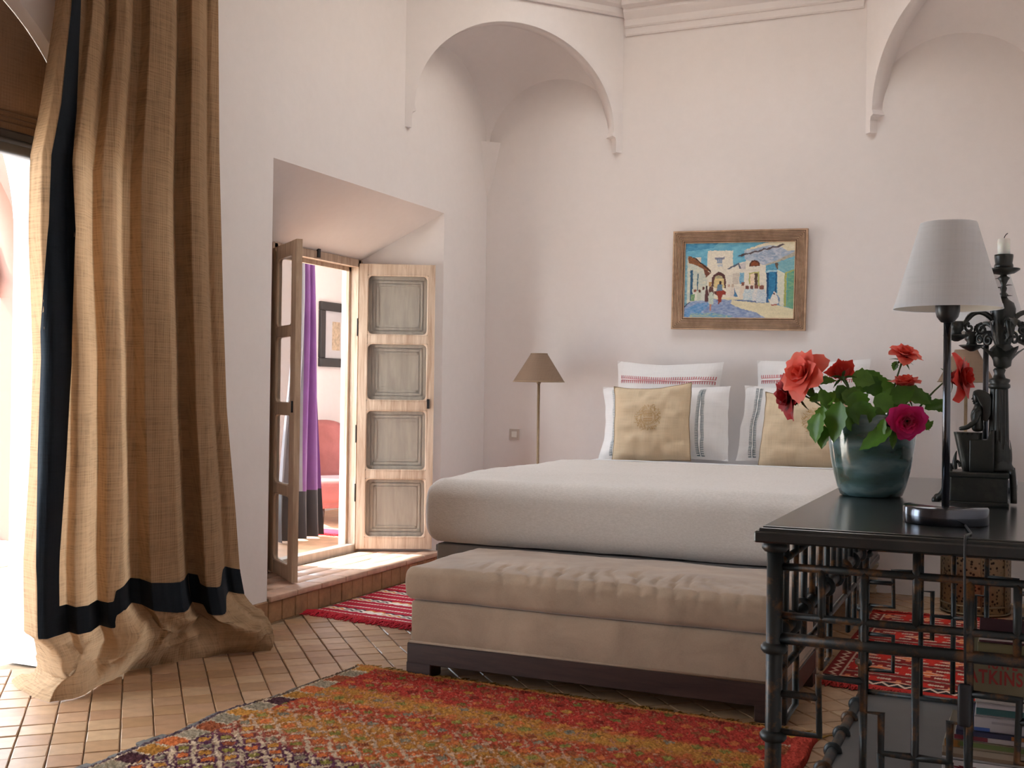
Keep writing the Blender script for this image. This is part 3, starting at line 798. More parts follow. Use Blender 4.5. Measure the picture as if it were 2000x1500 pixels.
th = ob('throw', throw_mesh(), m_throw, at=((EX0 + EX1) / 2, 6.4, .5)); tag(th, 'ivory woollen throw wrapped round the mattress', 'throw')
hemseam = MB().tube([(lerp(EX0 + .35, EX1 - .12, k / 40), 7.27 + .05 * fbm(k * .06, 2, 5), .882) for k in range(41)], .006, 6)
sheet = ob('sheet_fold', hemseam, m_sheet, bed)

# ------------------------------------------------------------------ pillows and cushions
m_pillow = mat_weave('white_pillow_cotton', (0.80, 0.78, 0.77), .95, 1500, 0.08, .08, .9, .03, axis='XZ')
m_linen = mat_weave('sand_linen', (0.60, 0.47, 0.32), .9, 1100, 0.0, .15, .9, .07, axis='XZ')
m_red_thread = mat('red_embroidery', (0.50, 0.10, 0.12), .8, .1)
m_grey_thread = mat('slate_embroidery', (0.10, 0.15, 0.17), .8, .1)
m_white_thread = mat('white_braid', (0.78, 0.76, 0.74), .8, 0)
m_gold_thread = mat('gold_embroidery', (0.44, 0.27, 0.10), .6, .1)
class Pillow:
    """soft square: u across, v up, w out of the face; corners pulled into points"""
    def __init__(s, w, h, t, ear=.04, sag=0.0, seed=0, wr=.008, flange=0.0, wob=0.02):
        s.w, s.h, s.t, s.ear, s.sag, s.seed, s.wr, s.fl, s.wob = w, h, t, ear, sag, seed, wr, flange, wob
    def pt(s, u, v, side, off=0.0):
        a, b = 2 * u - 1, 2 * v - 1
        k = max(0, 1 - abs(a) ** 3.0) * max(0, 1 - abs(b) ** 3.0)
        if s.fl: k = max(0, 1 - min(1, abs(a) / (1 - s.fl)) ** 3.4) * max(0, 1 - min(1, abs(b) / (1 - s.fl)) ** 3.4)
        d = s.t / 2 * k ** .55
        d += s.wr * fbm(u * 5 + s.seed, v * 5, side * 3.1) * min(1, k * 4 + .15)
        edge = max(abs(a), abs(b))
        # creases running in from the corners
        c = math.exp(-((abs(abs(a) - abs(b))) * 5) ** 2) * edge
        d += -.010 * c * math.sin(9 * (abs(a) + abs(b)) + s.seed) * k ** .3
        x = s.w / 2 * a * (1 - s.ear * (1 - b * b)) ; z = s.h / 2 * b * (1 - s.ear * (1 - a * a))
        z -= s.sag * (1 - a * a) * (b > 0) * b
        x += s.wob * s.w * fbm(v * 1.5, s.seed, 1) * (abs(a) > .6); z += s.wob * s.h * fbm(u * 1.5, s.seed, 8) * (abs(b) > .6)
        return Vector((x, -side * (d + off), z))
    def mesh(s, n=26):
        mb = MB()
        for side in (1, -1): mb.grid(lambda u, v: tuple(s.pt(u, v, side)), n, n)
        return mb
def place(loc, yaw=0, lean=0, roll=0):
    """local z up, -y is the face; lean tips the top backwards (+y)"""
    return Matrix.Translation(loc) @ Matrix.Rotation(yaw, 4, 'Z') @ Matrix.Rotation(-lean, 4, 'X') @ Matrix.Rotation(roll, 4, 'Y')
def stitches(P, line, half, m1, m2, mtx, name, parent, n=46, axis='u', tick=.020, off=.003):
    """a white braid between two coloured lines with comb ticks on either side, following the cloth"""
    br_, th_ = MB(), MB()
    def Q(s, o):
        u, v = (line + o, s) if axis == 'u' else (s, line + o)
        return mtx @ P.pt(u, v, 1, off)
    sc = P.w if axis == 'u' else P.h; ln = P.h if axis == 'u' else P.w
    lo, hi = .03, .97
    for k in range(80):
        a, b = lerp(lo, hi, k / 80), lerp(lo, hi, (k + 1) / 80)
        w1 = half * .35 / sc; w2 = half * .62 / sc
        br_.quad(Q(a, -w1), Q(a, w1), Q(b, w1), Q(b, -w1))
        for sg in (-1, 1): th_.quad(Q(a, sg * w1), Q(a, sg * w2), Q(b, sg * w2), Q(b, sg * w1))
    for k in range(n):
        c = lerp(lo, hi, (k + .5) / n); hw = .11 * (hi - lo) / n
        for sg in (-1, 1):
            r0, r1 = half * .6 / sc, (half + tick) / sc
            th_.quad(Q(c - hw * 1.5, sg * r0), Q(c - hw * 1.5, sg * r1 * .92), Q(c + hw * 1.5, sg * r1), Q(c + hw * 1.5, sg * r0))
    o = ob(name, th_, m1, parent, recalc=False); ob('braid', br_, m2, o, at=wl(parent), recalc=False); return o
def pillow(name, label, cat, group, P, mtx, m, base, n=26):
    e = empty(name, base); tag(e, label, cat, group)
    ob('cover', P.mesh(n).xf(mtx), m, e); return e
ZB_ = .868
# back row: red-embroidered, against the wall
def back_pillow(x, w, top, label, seed, yaw, roll):
    P = Pillow(w, .70, .17, .065, .0, seed, .016, .06); mtx = place((x, 7.955, top - .345), yaw, .14, roll)
    e = pillow('pillow', label, 'pillow', 'white pillows at the head of the bed', P, mtx, m_pillow, (x, 7.95, ZB_))
    stitches(P, .80, .014, m_red_thread, m_white_thread, mtx, 'embroidery', e, 44, 'v', .017)
back_pillow(-2.312, .80, 1.575, 'white pillow with a red embroidered line, back left, mostly upright', 1, .02, .012)
back_pillow(-1.285, .78, 1.590, 'white pillow with a red embroidered line, back right behind the roses', 4, -.02, -.02)
def front_pillow(x, w, y, label, seed, yaw, roll, h=.54):
    P = Pillow(w, h, .22, .05, .0, seed, .016, .07); mtx = place((x, y, ZB_ + h / 2 - .005), yaw, .30, roll)
    e = pillow('pillow', label, 'pillow', 'white pillows at the head of the bed', P, mtx, m_pillow, (x, y, ZB_))
    for ln in (.115, .80): stitches(P, ln, .012, m_grey_thread, m_white_thread, mtx, 'embroidery', e, 44, 'u', .016)
front_pillow(-2.250, .93, 7.70, 'white pillow with two grey embroidered stripes behind the left sand cushion', 7, .03, -.02)
front_pillow(-1.245, .95, 7.70, 'white pillow with grey embroidered stripe behind the right sand cushion', 9, -.02, .03)
def cushion(x, y, label, seed, yaw, roll, med, w=.555, h=.53):
    P = Pillow(w, h, .20, .05, .012, seed, .020); mtx = place((x, y, ZB_ + h / 2 - .005), yaw, .26, roll)
    e = pillow('cushion', label, 'cushion', 'sand linen cushions on the bed', P, mtx, m_linen, (x, y, ZB_), 30)
    pts = []
    for k in range(25): pts.append(mtx @ P.pt(k / 24, 1, 1))
    for k in range(25): pts.append(mtx @ P.pt(1, 1 - k / 24, 1))
    for k in range(25): pts.append(mtx @ P.pt(1 - k / 24, 0, 1))
    for k in range(25): pts.append(mtx @ P.pt(0, k / 24, 1))
    ob('piping', MB().tube(pts, .0035, 6, closed=True), mat('cushion_piping', (.26, .18, .10), .8) if seed == 3 else bpy.data.materials['cushion_piping'], e)
    em = MB(); rr = random.Random(seed)
    def arc(cu, cv, r, a0, a1, wd, n=7):
        prev = None
        for k in range(n + 1):
            a = lerp(a0, a1, k / n); q = [mtx @ P.pt(cu + (r + o) * math.cos(a) / w, cv + (r + o) * math.sin(a) / h, 1, .0035) for o in (-wd, wd)]
            if prev: em.quad(prev[0], prev[1], q[1], q[0])
            prev = q
    def bar(cu, cv, x0, y0, x1, y1, wd):
        d = Vector((x1 - x0, y1 - y0)); d.normalize(); nx, ny = -d.y * wd, d.x * wd
        em.quad(*[mtx @ P.pt(cu + a_ / w, cv + b_ / h, 1, .0035) for a_, b_ in ((x0 + nx, y0 + ny), (x0 - nx, y0 - ny), (x1 - nx, y1 - ny), (x1 + nx, y1 + ny))])
    cu, cv = med; R0 = .10
    arc(cu, cv, .050, 0, 2 * PI, .0018, 30); arc(cu, cv, .057, 0, 2 * PI, .0012, 30)
    for k in range(70):                                    # ragged wreath of scrolled strokes
        a = 2 * PI * k / 70 + rr.uniform(-.05, .05); r = rr.uniform(.066, .098)
        arc(cu + r * math.cos(a) / w, cv + r * math.sin(a) / h, rr.uniform(.006, .014), a + rr.uniform(0, 1.5), a + rr.uniform(2.4, 4.5), .0016, 6)
    for x_ in (-.030, -.018, -.006, .006, .018, .030):
        hh = math.sqrt(.046 ** 2 - x_ ** 2)
        for s0, s1 in ((-hh, -.006), (.006, hh)): bar(cu, cv, x_, s0 * rr.uniform(.8, 1), x_, s1, .0020)
    for y_ in (-.026, -.008, .008, .026): bar(cu, cv, -.03, y_, .03, y_, .0018)
    ob('medallion', em, m_gold_thread, e, recalc=False)
cushion(-2.268, 7.45, 'square sand linen cushion with a gold medallion, left of the pair', 3, .03, -.055, (.50, .53), .55, .545)
cushion(-1.240, 7.46, 'square sand linen cushion with a gold medallion, partly behind the vase', 6, -.03, .02, (.66, .60), .56, .50)
# ------------------------------------------------------------------ framed painting of a white-walled street
def H(h): return np.array(S(h))
def inpoly(X, Y, poly):
    r = np.zeros(X.shape, bool); n = len(poly); j = n - 1
    for i in range(n):
        xi, yi = poly[i]; xj, yj = poly[j]
        if yi != yj:
            c = ((yi > Y) != (yj > Y)) & (X < (xj - xi) * (Y - yi) / (yj - yi) + xi); r ^= c
        j = i
    return r
def vnoise(X, Y, s, seed):
    """smooth value noise on arrays"""
    r = np.random.RandomState(seed); g = r.rand(64, 64)
    x, y = X / s, Y / s; xi, yi = np.floor(x).astype(int), np.floor(y).astype(int); fx, fy = x - xi, y - yi
    fx, fy = fx * fx * (3 - 2 * fx), fy * fy * (3 - 2 * fy)
    a = g[yi % 64, xi % 64] * (1 - fx) + g[yi % 64, (xi + 1) % 64] * fx
    b = g[(yi + 1) % 64, xi % 64] * (1 - fx) + g[(yi + 1) % 64, (xi + 1) % 64] * fx
    return a * (1 - fy) + b * fy
def paint_canvas(nu, nv):
    U, V = np.meshgrid(np.linspace(262, 1645, nu), np.linspace(310, 1255, nv))
    Xd = U + 10 * (vnoise(U, V, 22, 1) - .5); Yd = V + 10 * (vnoise(U, V, 22, 2) - .5)
    C = np.zeros((nv, nu, 3)); C[:] = H('5ea6c4')
    def P(col, poly, amt=.14, s=26, seed=3, alt=None):
        m = inpoly(Xd, Yd, poly); k = vnoise(U, V * 2.2, s, seed)[..., None]
        base = H(col) * (1 + amt * 2 * (k - .5))
        if alt is not None: base = H(col) * (1 - k) + H(alt) * k
        C[m] = base[m]
    P('5b9fc0', [(262, 310), (1645, 310), (1645, 700), (262, 700)], alt='7fc0d2', s=60)
    P('3f86ae', [(262, 310), (700, 310), (620, 380), (262, 420)], alt='66abc8', s=40)
    # far tower and gateway wall
    P('ddd6c6', [(556, 412), (878, 412), (880, 1000), (500, 1010), (540, 760), (556, 600)], alt='e8e0cc')
    P('d8d2c4', [(398, 492), (470, 492), (475, 560), (400, 560)]); 
    P('8a8b9a', [(650, 497), (775, 490), (772, 520), (655, 522)]); P('e6dfd0', [(652, 468), (775, 466), (770, 492), (650, 498)])
    for k in range(4): P('5a7ea8', [(678 + k * 17, 512), (690 + k * 17, 512), (690 + k * 17, 572), (678 + k * 17, 572)])
    P('9fb0c4', [(680, 585), (748, 585), (748, 612), (680, 612)], alt='dcd8cc', s=12)
    P('5c3b3a', [(614, 860), (616, 770), (640, 710), (690, 680), (735, 682), (780, 720), (798, 790), (800, 880)])
    P('8e8c76', [(640, 870), (640, 790), (665, 735), (705, 718), (750, 735), (776, 800), (778, 880)], alt='c9bb8a', s=16)
    P('d6c28c', [(650, 762), (775, 760), (778, 880), (650, 880)]); P('c09a62', [(580, 800), (612, 800), (612, 860), (580, 860)]); P('c09a62', [(800, 800), (826, 800), (826, 860), (800, 860)])
    # left houses
    P('b9c4bc', [(262, 470), (300, 480), (430, 560), (560, 690), (560, 1000), (350, 1040), (262, 1110)], alt='d8d6c2', s=40)
    P('6aa0b8', [(262, 470), (300, 480), (300, 1080), (262, 1110)], alt='9cc4cc', s=40)
    P('6b4a3c', [(300, 470), (380, 505), (520, 590), (605, 655), (560, 668), (430, 600), (315, 560)], alt='a2683e', s=18)
    P('40302c', [(300, 468), (400, 515), (610, 690), (600, 660), (400, 500)]); P('8c5640', [(505, 640), (608, 690), (540, 750), (520, 690)], alt='5a3a34', s=14)
    P('3a6684', [(338, 648), (372, 655), (370, 1030), (340, 1040)], alt='2f5470', s=30); P('456a7c', [(428, 700), (444, 700), (440, 905), (428, 915)])
    # right-hand row
    P('d9d3c6', [(800, 640), (950, 570), (1040, 550), (1060, 520), (1300, 560), (1330, 1000), (860, 1020), (800, 900)], alt='ebe3d2', s=50)
    P('5b6272', [(800, 640), (955, 568), (990, 640), (960, 640), (945, 592), (830, 645)]); P('cfc7c4', [(960, 580), (1040, 560), (1040, 640), (985, 640)])
    P('c6c9cf', [(1020, 420), (1290, 330), (1645, 310), (1645, 450), (1480, 520), (1280, 600), (1030, 530)], alt='8fa6c0', s=34, seed=9)
    P('8298b4', [(1160, 480), (1330, 400), (1560, 400), (1400, 520), (1250, 560)], alt='c8ccd4', s=24, seed=5)
    P('e7dfc8', [(1020, 412), (1280, 320), (1640, 308), (1645, 420), (1560, 430), (1460, 370), (1310, 355), (1100, 405)], alt='d9d0b0', s=40)
    for k in range(5):
        x, y = 925 + k * 112, 486 - k * 26
        P('4a4654', [(x, y), (x + 110, y - 42), (x + 150, y - 38), (x + 60, y + 5)], alt='6e5a50', s=14)
    P('5c3328', [(1083, 612), (1088, 575), (1110, 545), (1150, 533), (1190, 545), (1214, 580), (1216, 608)]); P('9c5a36', [(1100, 605), (1110, 570), (1150, 548), (1190, 568), (1202, 600)], alt='7a3f28', s=8)
    P('b7b46a', [(1085, 690), (1215, 676), (1215, 860), (1195, 860), (1195, 700), (1100, 705), (1098, 830), (1085, 830)]); P('e8d2b8', [(1098, 705), (1150, 702), (1150, 860), (1098, 840)]); P('4c3c38', [(1150, 702), (1195, 698), (1190, 900), (1160, 910)], alt='6a5248', s=16)
    P('6aa0c2', [(968, 690), (1022, 690), (1024, 830), (970, 830)], alt='8fbcd0', s=20); P('d2c8ba', [(880, 700), (965, 695), (960, 830), (880, 830)])
    P('4a90b0', [(1290, 600), (1440, 580), (1445, 690), (1290, 690)], alt='74b0c6', s=20); P('2c6f9c', [(1300, 690), (1425, 680), (1425, 1000), (1310, 1010)], alt='3f8cb6', s=26)
    P('1f4f74', [(1300, 690), (1330, 690), (1330, 1000), (1310, 1010)]); P('24567c', [(1415, 680), (1430, 680), (1425, 1000), (1412, 1000)]); P('a9cbd6', [(1290, 668), (1440, 658), (1440, 680), (1290, 692)])
    P('70a9b8', [(1440, 560), (1645, 520), (1645, 700), (1520, 690), (1440, 640)], alt='8fbdc2', s=24); P('cfd4c4', [(1430, 650), (1520, 700), (1525, 1110), (1440, 1080)], alt='e2dfcc', s=40)
    P('9aa860', [(1520, 690), (1645, 650), (1645, 690), (1550, 705), (1552, 1110), (1522, 1100)], alt='b8b870', s=24); P('5c9c8c', [(1558, 700), (1645, 672), (1645, 1140), (1558, 1110)], alt='86b48c', s=30)
    P('c8c0a8', [(1270, 600), (1470, 520), (1645, 430), (1645, 490), (1440, 560), (1320, 600)], alt='a09a90', s=20); P('6c5a4c', [(1400, 575), (1440, 565), (1440, 650), (1420, 640)])
    # street
    P('d8cfae', [(262, 1110), (350, 1040), (560, 1000), (860, 1000), (1330, 1010), (1450, 1090), (1645, 1140), (1645, 1255), (262, 1255)], alt='e4dab8', s=60)
    P('6f86b4', [(262, 1110), (340, 1050), (600, 1010), (880, 1030), (860, 1075), (1000, 1140), (1180, 1180), (1310, 1255), (262, 1255)], alt='a9b6cc', s=30, seed=12)
    P('4a8cc0', [(262, 1160), (420, 1080), (600, 1060), (560, 1130), (400, 1240), (262, 1255)], alt='8aa6cc', s=24, seed=15); P('5f9cc4', [(350, 1200), (640, 1190), (900, 1230), (860, 1255), (330, 1255)], alt='b0bc9c', s=24, seed=17)
    P('4a6a94', [(860, 1025), (1330, 1030), (1330, 1060), (1200, 1065), (1000, 1045)], alt='8a90a8', s=20); P('3c6490', [(1240, 1000), (1330, 990), (1340, 1060), (1240, 1050)])
    P('30303c', [(262, 1110), (350, 1045), (340, 1060), (262, 1130)])
    # people and the donkey
    def fig(x, y0, y1, w, robe, head, alt=None):
        P(robe, [(x - w * .35, y0 + (y1 - y0) * .22), (x + w * .35, y0 + (y1 - y0) * .22), (x + w * .6, y0 + (y1 - y0) * .6), (x + w * .55, y1), (x - w * .55, y1), (x - w * .6, y0 + (y1 - y0) * .6)], alt=alt or robe, s=12)
        P(head, [(x - w * .28, y0 + (y1 - y0) * .04), (x, y0), (x + w * .28, y0 + (y1 - y0) * .04), (x + w * .25, y0 + (y1 - y0) * .24), (x - w * .25, y0 + (y1 - y0) * .24)])
    fig(405, 895, 1030, 60, 'dcdacd', '8a5648'); fig(462, 900, 1040, 56, 'c6cdbb', '6a4038'); fig(512, 860, 1040, 50, 'd2d4c8', '6a4038'); fig(556, 850, 1050, 40, '5c3a3c', '3a2a2c')
    P('4a8c4c', [(350, 960), (400, 960), (400, 1040), (350, 1040)], alt='a0b090', s=14); fig(838, 830, 990, 60, 'e2d8c8', 'c8a896'); fig(885, 830, 995, 54, 'e6dccb', 'c8b4a0', 'cfc4bc')
    P('4c7ca4', [(905, 880), (950, 985), (905, 990)]); fig(1010, 805, 1020, 66, 'e0d2bf', '8a5a4c'); fig(1065, 850, 1030, 80, 'a9c6d2', '7a4c44', 'dfe0da'); fig(1120, 850, 1030, 80, '9cc0d0', '7a5048', 'e2e0d8')
    fig(1180, 840, 1040, 80, 'e6e0d6', '8a5c50', 'c6ccd4'); fig(1245, 845, 1060, 110, 'dfe0dc', '8e5c50', 'a8bccc')
    P('7c96b4', [(1410, 930), (1470, 1000), (1470, 1090), (1400, 1090)]); P('eae4d6', [(1400, 920), (1430, 950), (1462, 1060), (1440, 1085), (1360, 1085), (1345, 1050), (1375, 970)], alt='d8d6d0', s=14); P('6a4038', [(1392, 938), (1412, 935), (1410, 965), (1394, 965)]); P('b0685c', [(1365, 1080), (1445, 1080), (1440, 1098), (1370, 1098)])
    P('8c3a30', [(655, 925), (700, 905), (760, 905), (802, 930), (795, 962), (760, 965), (745, 1000), (745, 1060), (725, 1060), (718, 1085), (705, 1080), (700, 1000), (690, 965), (655, 960)], alt='a64a38', s=12)
    P('5c7890', [(690, 840), (720, 825), (752, 838), (758, 915), (680, 918)], alt='7a94a8', s=10); P('3a2c30', [(712, 795), (740, 795), (738, 832), (715, 832)]); P('6b3c38', [(645, 920), (680, 918), (690, 965), (655, 962)])
    P('b7c8bc', [(590, 905), (640, 905), (650, 985), (640, 1080), (585, 1080), (575, 985)], alt='d0d6c4', s=14); P('6a4a44', [(588, 862), (630, 860), (645, 920), (640, 985), (630, 930), (590, 935), (582, 985), (580, 915)]); P('c08a76', [(600, 1080), (622, 1080), (615, 1165), (600, 1170)])
    br = vnoise(U + V, V * 3 - U, 9, 21)[..., None]
    return np.clip(C * (0.88 + .24 * br), 0, 1)
m_paint = mat_vcol('oil_paint', .45, .25, 160, .0015, spec=.35)
m_frame = mat_wood('ribbed_frame_wood', S('a3846a'), S('c9a98d'), .6, (4, 4, 4), 3, .1)
m_groove = mat('groove_shade_tone', S('5c4230'), .8, .1)  # dark tone that paints the shade between the frame ribs
pic = empty('painting', (-1.833, YB - .002, 1.80)); tag(pic, 'oil painting of a white-walled street in a ribbed wooden frame', 'painting')
PW, PH, FWd = .975, .722, .086
tilt = Matrix.Translation((-1.833, YB - .012, 2.169)) @ Matrix.Rotation(.022, 4, 'Y') @ Matrix.Rotation(.03, 4, 'X')
fm = MB()
prof = [(0, 0), (0, .036)]
for k in range(7): x = .006 + k * .0105; prof += [(x, .036 - k * .0022), (x + .0058, .036 - k * .0022), (x + .0064, .026 - k * .0022), (x + .0100, .026 - k * .0022)]
prof += [(.083, .022), (FWd + .004, .014), (FWd + .004, 0)]
cor = [(-PW / 2, -PH / 2, 1, 1), (PW / 2, -PH / 2, -1, 1), (PW / 2, PH / 2, -1, -1), (-PW / 2, PH / 2, 1, -1)]
for i in range(4):
    (ax, az, asx, asz), (bx, bz, bsx, bsz) = cor[i], cor[(i + 1) % 4]
    side = MB(); A = [(ax + asx * d, -h, az + asz * d) for d, h in prof]; B = [(bx + bsx * d, -h, bz + bsz * d) for d, h in prof]; n = len(prof)
    side.add(A + B, [(j, j + 1, n + j + 1, n + j) for j in range(n - 1)] + [(n - 1, 0, n, 2 * n - 1)])
    fmo = ob('frame_moulding', side.xf(tilt), m_frame, pic)
    gr = MB()  # dark strips laid over the groove bottoms so the ribs look shaded
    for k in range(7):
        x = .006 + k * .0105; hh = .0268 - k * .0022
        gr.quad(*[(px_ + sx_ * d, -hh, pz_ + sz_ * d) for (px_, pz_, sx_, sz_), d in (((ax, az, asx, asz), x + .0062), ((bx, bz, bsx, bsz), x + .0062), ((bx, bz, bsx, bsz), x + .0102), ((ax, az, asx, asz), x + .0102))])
    ob('groove_shade', gr.xf(tilt), m_groove, fmo, at=wl(pic))
nu, nv = 260, 180
Cc = paint_canvas(nu, nv)
iw, ih = PW - 2 * FWd, PH - 2 * FWd
g = np.zeros((nv, nu, 3)); g[..., 0] = np.linspace(-iw / 2, iw / 2, nu)[None]; g[..., 2] = np.linspace(ih / 2, -ih / 2, nv)[:, None]; g[..., 1] = -.012
T = np.array(tilt); g = g @ T[:3, :3].T + T[:3, 3]
gridmesh('canvas', g, Cc, m_paint, pic, wl(pic))

# ------------------------------------------------------------------ pair of slim floor lamps
m_shade_b = mat_weave('brown_lampshade', (0.27, 0.185, 0.13), .9, 1100, .12, .08, .85, .06, axis='XZ')
m_shade_in = mat('shade_lining', (0.75, .70, .62), .8, .04)
m_brass_pole = mat('bronzed_pole', (0.33, 0.24, 0.15), .5, .2, 12, metal=.4)
def floor_lamp(x, y, zb, zt, rb, rt_, label):
    e = empty('floor_lamp', (x, y, 0)); tag(e, label, 'floor lamp', 'slim floor lamps either side of the bed')
    ob('base', MB().lathe([(0, 0), (.12, 0), (.12, .012), (.05, .022), (.012, .035), (.0, .035)], (x, y, 0), 24), m_brass_pole, e)
    ob('pole', MB().tube([(x, y, .03), (x, y, zb + .06)], .0105, 10).lathe([(.011, zb - .02), (.02, zb + .0), (.02, zb + .05), (.011, zb + .06)], (x, y, 0), 12), m_brass_pole, e)
    s = ob('shade', MB().lathe([(rb, zb), (rt_, zt)], (x, y, 0), 40, cap=False), m_shade_b, e)
    ob('lining', MB().lathe([(rb - .003, zb + .002), (rt_ - .003, zt - .002)], (x, y, 0), 40, cap=False), m_shade_in, s, at=wl(e))
    ob('rim', MB().tube([(x + rb * math.cos(a * PI / 20), y + rb * math.sin(a * PI / 20), zb) for a in range(40)], .0035, 6, closed=True).tube([(x + rt_ * math.cos(a * PI / 20), y + rt_ * math.sin(a * PI / 20), zt) for a in range(40)], .003, 6, closed=True).tube([(x - rt_, y, zt - .004), (x + rt_, y, zt - .004)], .002, 6), m_brass_pole, s, at=wl(e))
floor_lamp(-3.258, 7.80, 1.416, 1.626, .193, .062, 'slim floor lamp with a brown cone shade, left of the bed by the corner')
floor_lamp(-.289, 7.96, 1.444, 1.652, .175, .070, 'slim floor lamp with a brown shade, right of the bed behind the candelabrum')

# switch plate on the back wall
sw_ = empty('light_switch', (-3.60, YB, .96)); tag(sw_, 'small pale light switch on the wall left of the bed', 'switch')
m_plate = mat('switch_plate', (.55, .49, .44), .4, .03); m_rock = mat('switch_rocker', (.80, .78, .72), .3, .03)
ob('plate', MB().rbox(-3.643, YB - .008, .958, -3.557, YB, 1.045, .003, 2, smooth=False), m_plate, sw_)
ob('rocker', MB().rbox(-3.622, YB - .015, .978, -3.578, YB - .006, 1.025, .003, 2, smooth=False), m_rock, sw_)

# pierced metal drum table under the right lamp
def mat_pierced():
    t = NT('pierced_brass'); v = t.coords('Object')
    w = t.new('ShaderNodeTexVoronoi'); w.feature = 'F1'; t.link(v, w.inputs['Vector']); w.inputs['Scale'].default_value = 42
    t.base(t.ramp(w.outputs['Distance'], [(.25, (.03, .02, .012)), (.42, (.33, .25, .15))])); t.bump(w.outputs['Distance'], .5, .006)
    t.p.inputs['Roughness'].default_value = .45; t.p.inputs['Metallic'].default_value = .5
    return t.m
m_brass = mat('dull_brass', (.25, .19, .11), .4, .2, 14, metal=.6)
dr = empty('drum_table', (-.21, 7.64, 0)); tag(dr, 'pierced brass drum on the floor beyond the dark table', 'drum table')
ob('body', MB().lathe([(.185, .0), (.200, .01), (.200, .50), (.195, .51)], (-.21, 7.64, 0), 40), mat_pierced(), dr)
for z in (.012, .06, .45, .505): ob('band', MB().tube([(-.21 + .202 * math.cos(a * PI / 20), 7.64 + .202 * math.sin(a * PI / 20), z) for a in range(40)], .006, 6, closed=True), m_brass, dr)
for k in range(8):
    a = k * PI / 4 + .2; ob('rib', MB().tube([(-.21 + .203 * math.cos(a), 7.64 + .203 * math.sin(a), .02), (-.21 + .203 * math.cos(a), 7.64 + .203 * math.sin(a), .5)], .005, 6), m_brass, dr)
ob('top', MB().lathe([(0, .508), (.208, .508), (.208, .522), (0, .522)], (-.21, 7.64, 0), 40), m_brass, dr)

# ------------------------------------------------------------------ rugs
m_pile = mat_vcol('rug_pile', 1.0, .6, 180, .004, 0, .0)
m_flat = mat_vcol('flat_weave', .95, .35, 260, .002, .05, .1)
def quadgrid(c00, c10, c11, c01, nu, nv):
    u, v = np.meshgrid(np.linspace(0, 1, nu), np.linspace(0, 1, nv)); u, v = u[..., None], v[..., None]
    A, B, C_, D = [np.array(q, float) for q in (c00, c10, c11, c01)]
    P = A * (1 - u) * (1 - v) + B * u * (1 - v) + C_ * u * v + D * (1 - u) * v
    return np.concatenate([P, np.zeros(P.shape[:2] + (1,))], -1), u[..., 0], v[..., 0]
def rugside(P, o, th):
    """skirt under the rug edge so that it has thickness"""
# big pile rug
nu, nv = 330, 330
P, u, v = quadgrid((-2.872, 4.655), (-.665, 4.515), (-.71, 2.02), (-2.985, 2.10), nu, nv)
wav = .018 * np.sin(v * 13) + .012 * np.sin(v * 29 + 1)
P[..., 0] += wav * np.clip(1 - u * 6, 0, 1) - wav * np.clip(u * 6 - 5, 0, 1)
xm = u * 2.25; ym = v * 2.55
rs = np.random.RandomState(3)
jit = rs.rand(nv, nu); n1 = vnoise(xm, ym, .05, 31); n2 = vnoise(xm, ym, .25, 32); n3 = vnoise(xm, ym, .012, 33)
xw = xm + .012 * (n1 - .5); yw = ym + .018 * (vnoise(xm, ym, .07, 34) - .5)
red, dred, gold, olive, orange, pink, purple, white, grey, rust, plum = [H(q) for q in ('a42414', '7e1a10', 'b87a1c', '86782e', 'c25f1e', 'a4481f', '502440', 'd0b494', '8a7c66', '8e4420', '42202c')]
yy = ym + .10 * (n2 - .5) + .05 * (xm - 1.1) * -.3
def band(a, b, s=.06): return (np.clip((yy - a) / s, 0, 1) * np.clip((b - yy) / s, 0, 1))[..., None]
G = np.zeros((nv, nu, 3)); G[:] = red
for a, b, c in ((.36, .62, gold * .75 + rust * .25), (.56, .78, pink * .5 + red * .5), (.74, 1.05, gold * .6 + rust * .4), (1.0, 1.22, orange * .5 + pink * .5), (1.18, 3, purple)): k = band(a, b); G = G * (1 - k) + c * k
leftp = np.clip((ym - .95) / .25, 0, 1) * np.clip((.75 - xm) / .45, 0, 1); G = G * (1 - leftp[..., None]) + purple * leftp[..., None]
# lozenge lattice
cw, ch = .112, .118
row = np.floor(yw / (ch / 2)); 
best = np.full((nv, nu), 9.0); bid = np.zeros((nv, nu), int)
for dr_ in (-1, 0, 1, 2):
    r_ = row + dr_; off = (r_ % 2) * cw / 2; ci = np.round((xw - off) / cw); cxn, cyn = ci * cw + off, r_ * ch / 2
    d = np.abs(xw - cxn) / (cw / 2) + np.abs(yw - cyn) / (ch / 2)
    idn = (ci * 13 + r_ * 7).astype(int); m = d < best; best[m] = d[m]; bid[m] = idn[m]
pal = np.array([gold, olive * .9, orange, gold * .9, grey * .8, rust, olive, orange * .9])
palr = np.array([orange * .9, rust, red * 1.15, gold * .8, rust, olive * .7, orange * .8, dred])
lz = pal[bid % 8]; lzr = palr[bid % 8]; kr = band(-1, .42, .1); lz = lz * (1 - kr) + lzr * kr
core = (best < .50)[..., None]; C = np.where(core, lz, G)
edge = ((best > .78) & (best < 1.02))
lightline = np.clip(.25 + .75 * np.clip((ym - .35) / .9, 0, 1) - .25 * np.clip(xm - 1.2, 0, 1), .12, 1)
dots = edge & (vnoise(xm, ym, .014, 36) < .15 + .55 * lightline)
C = np.where(dots[..., None], white * .8 * lightline[..., None] + pink * (1 - lightline[..., None]), C)
speck = (n3 > .80) & (rs.rand(nv, nu) < .6); C = np.where(speck[..., None], C * .5 + white * .4 * lightline[..., None] + gold * .1, C)
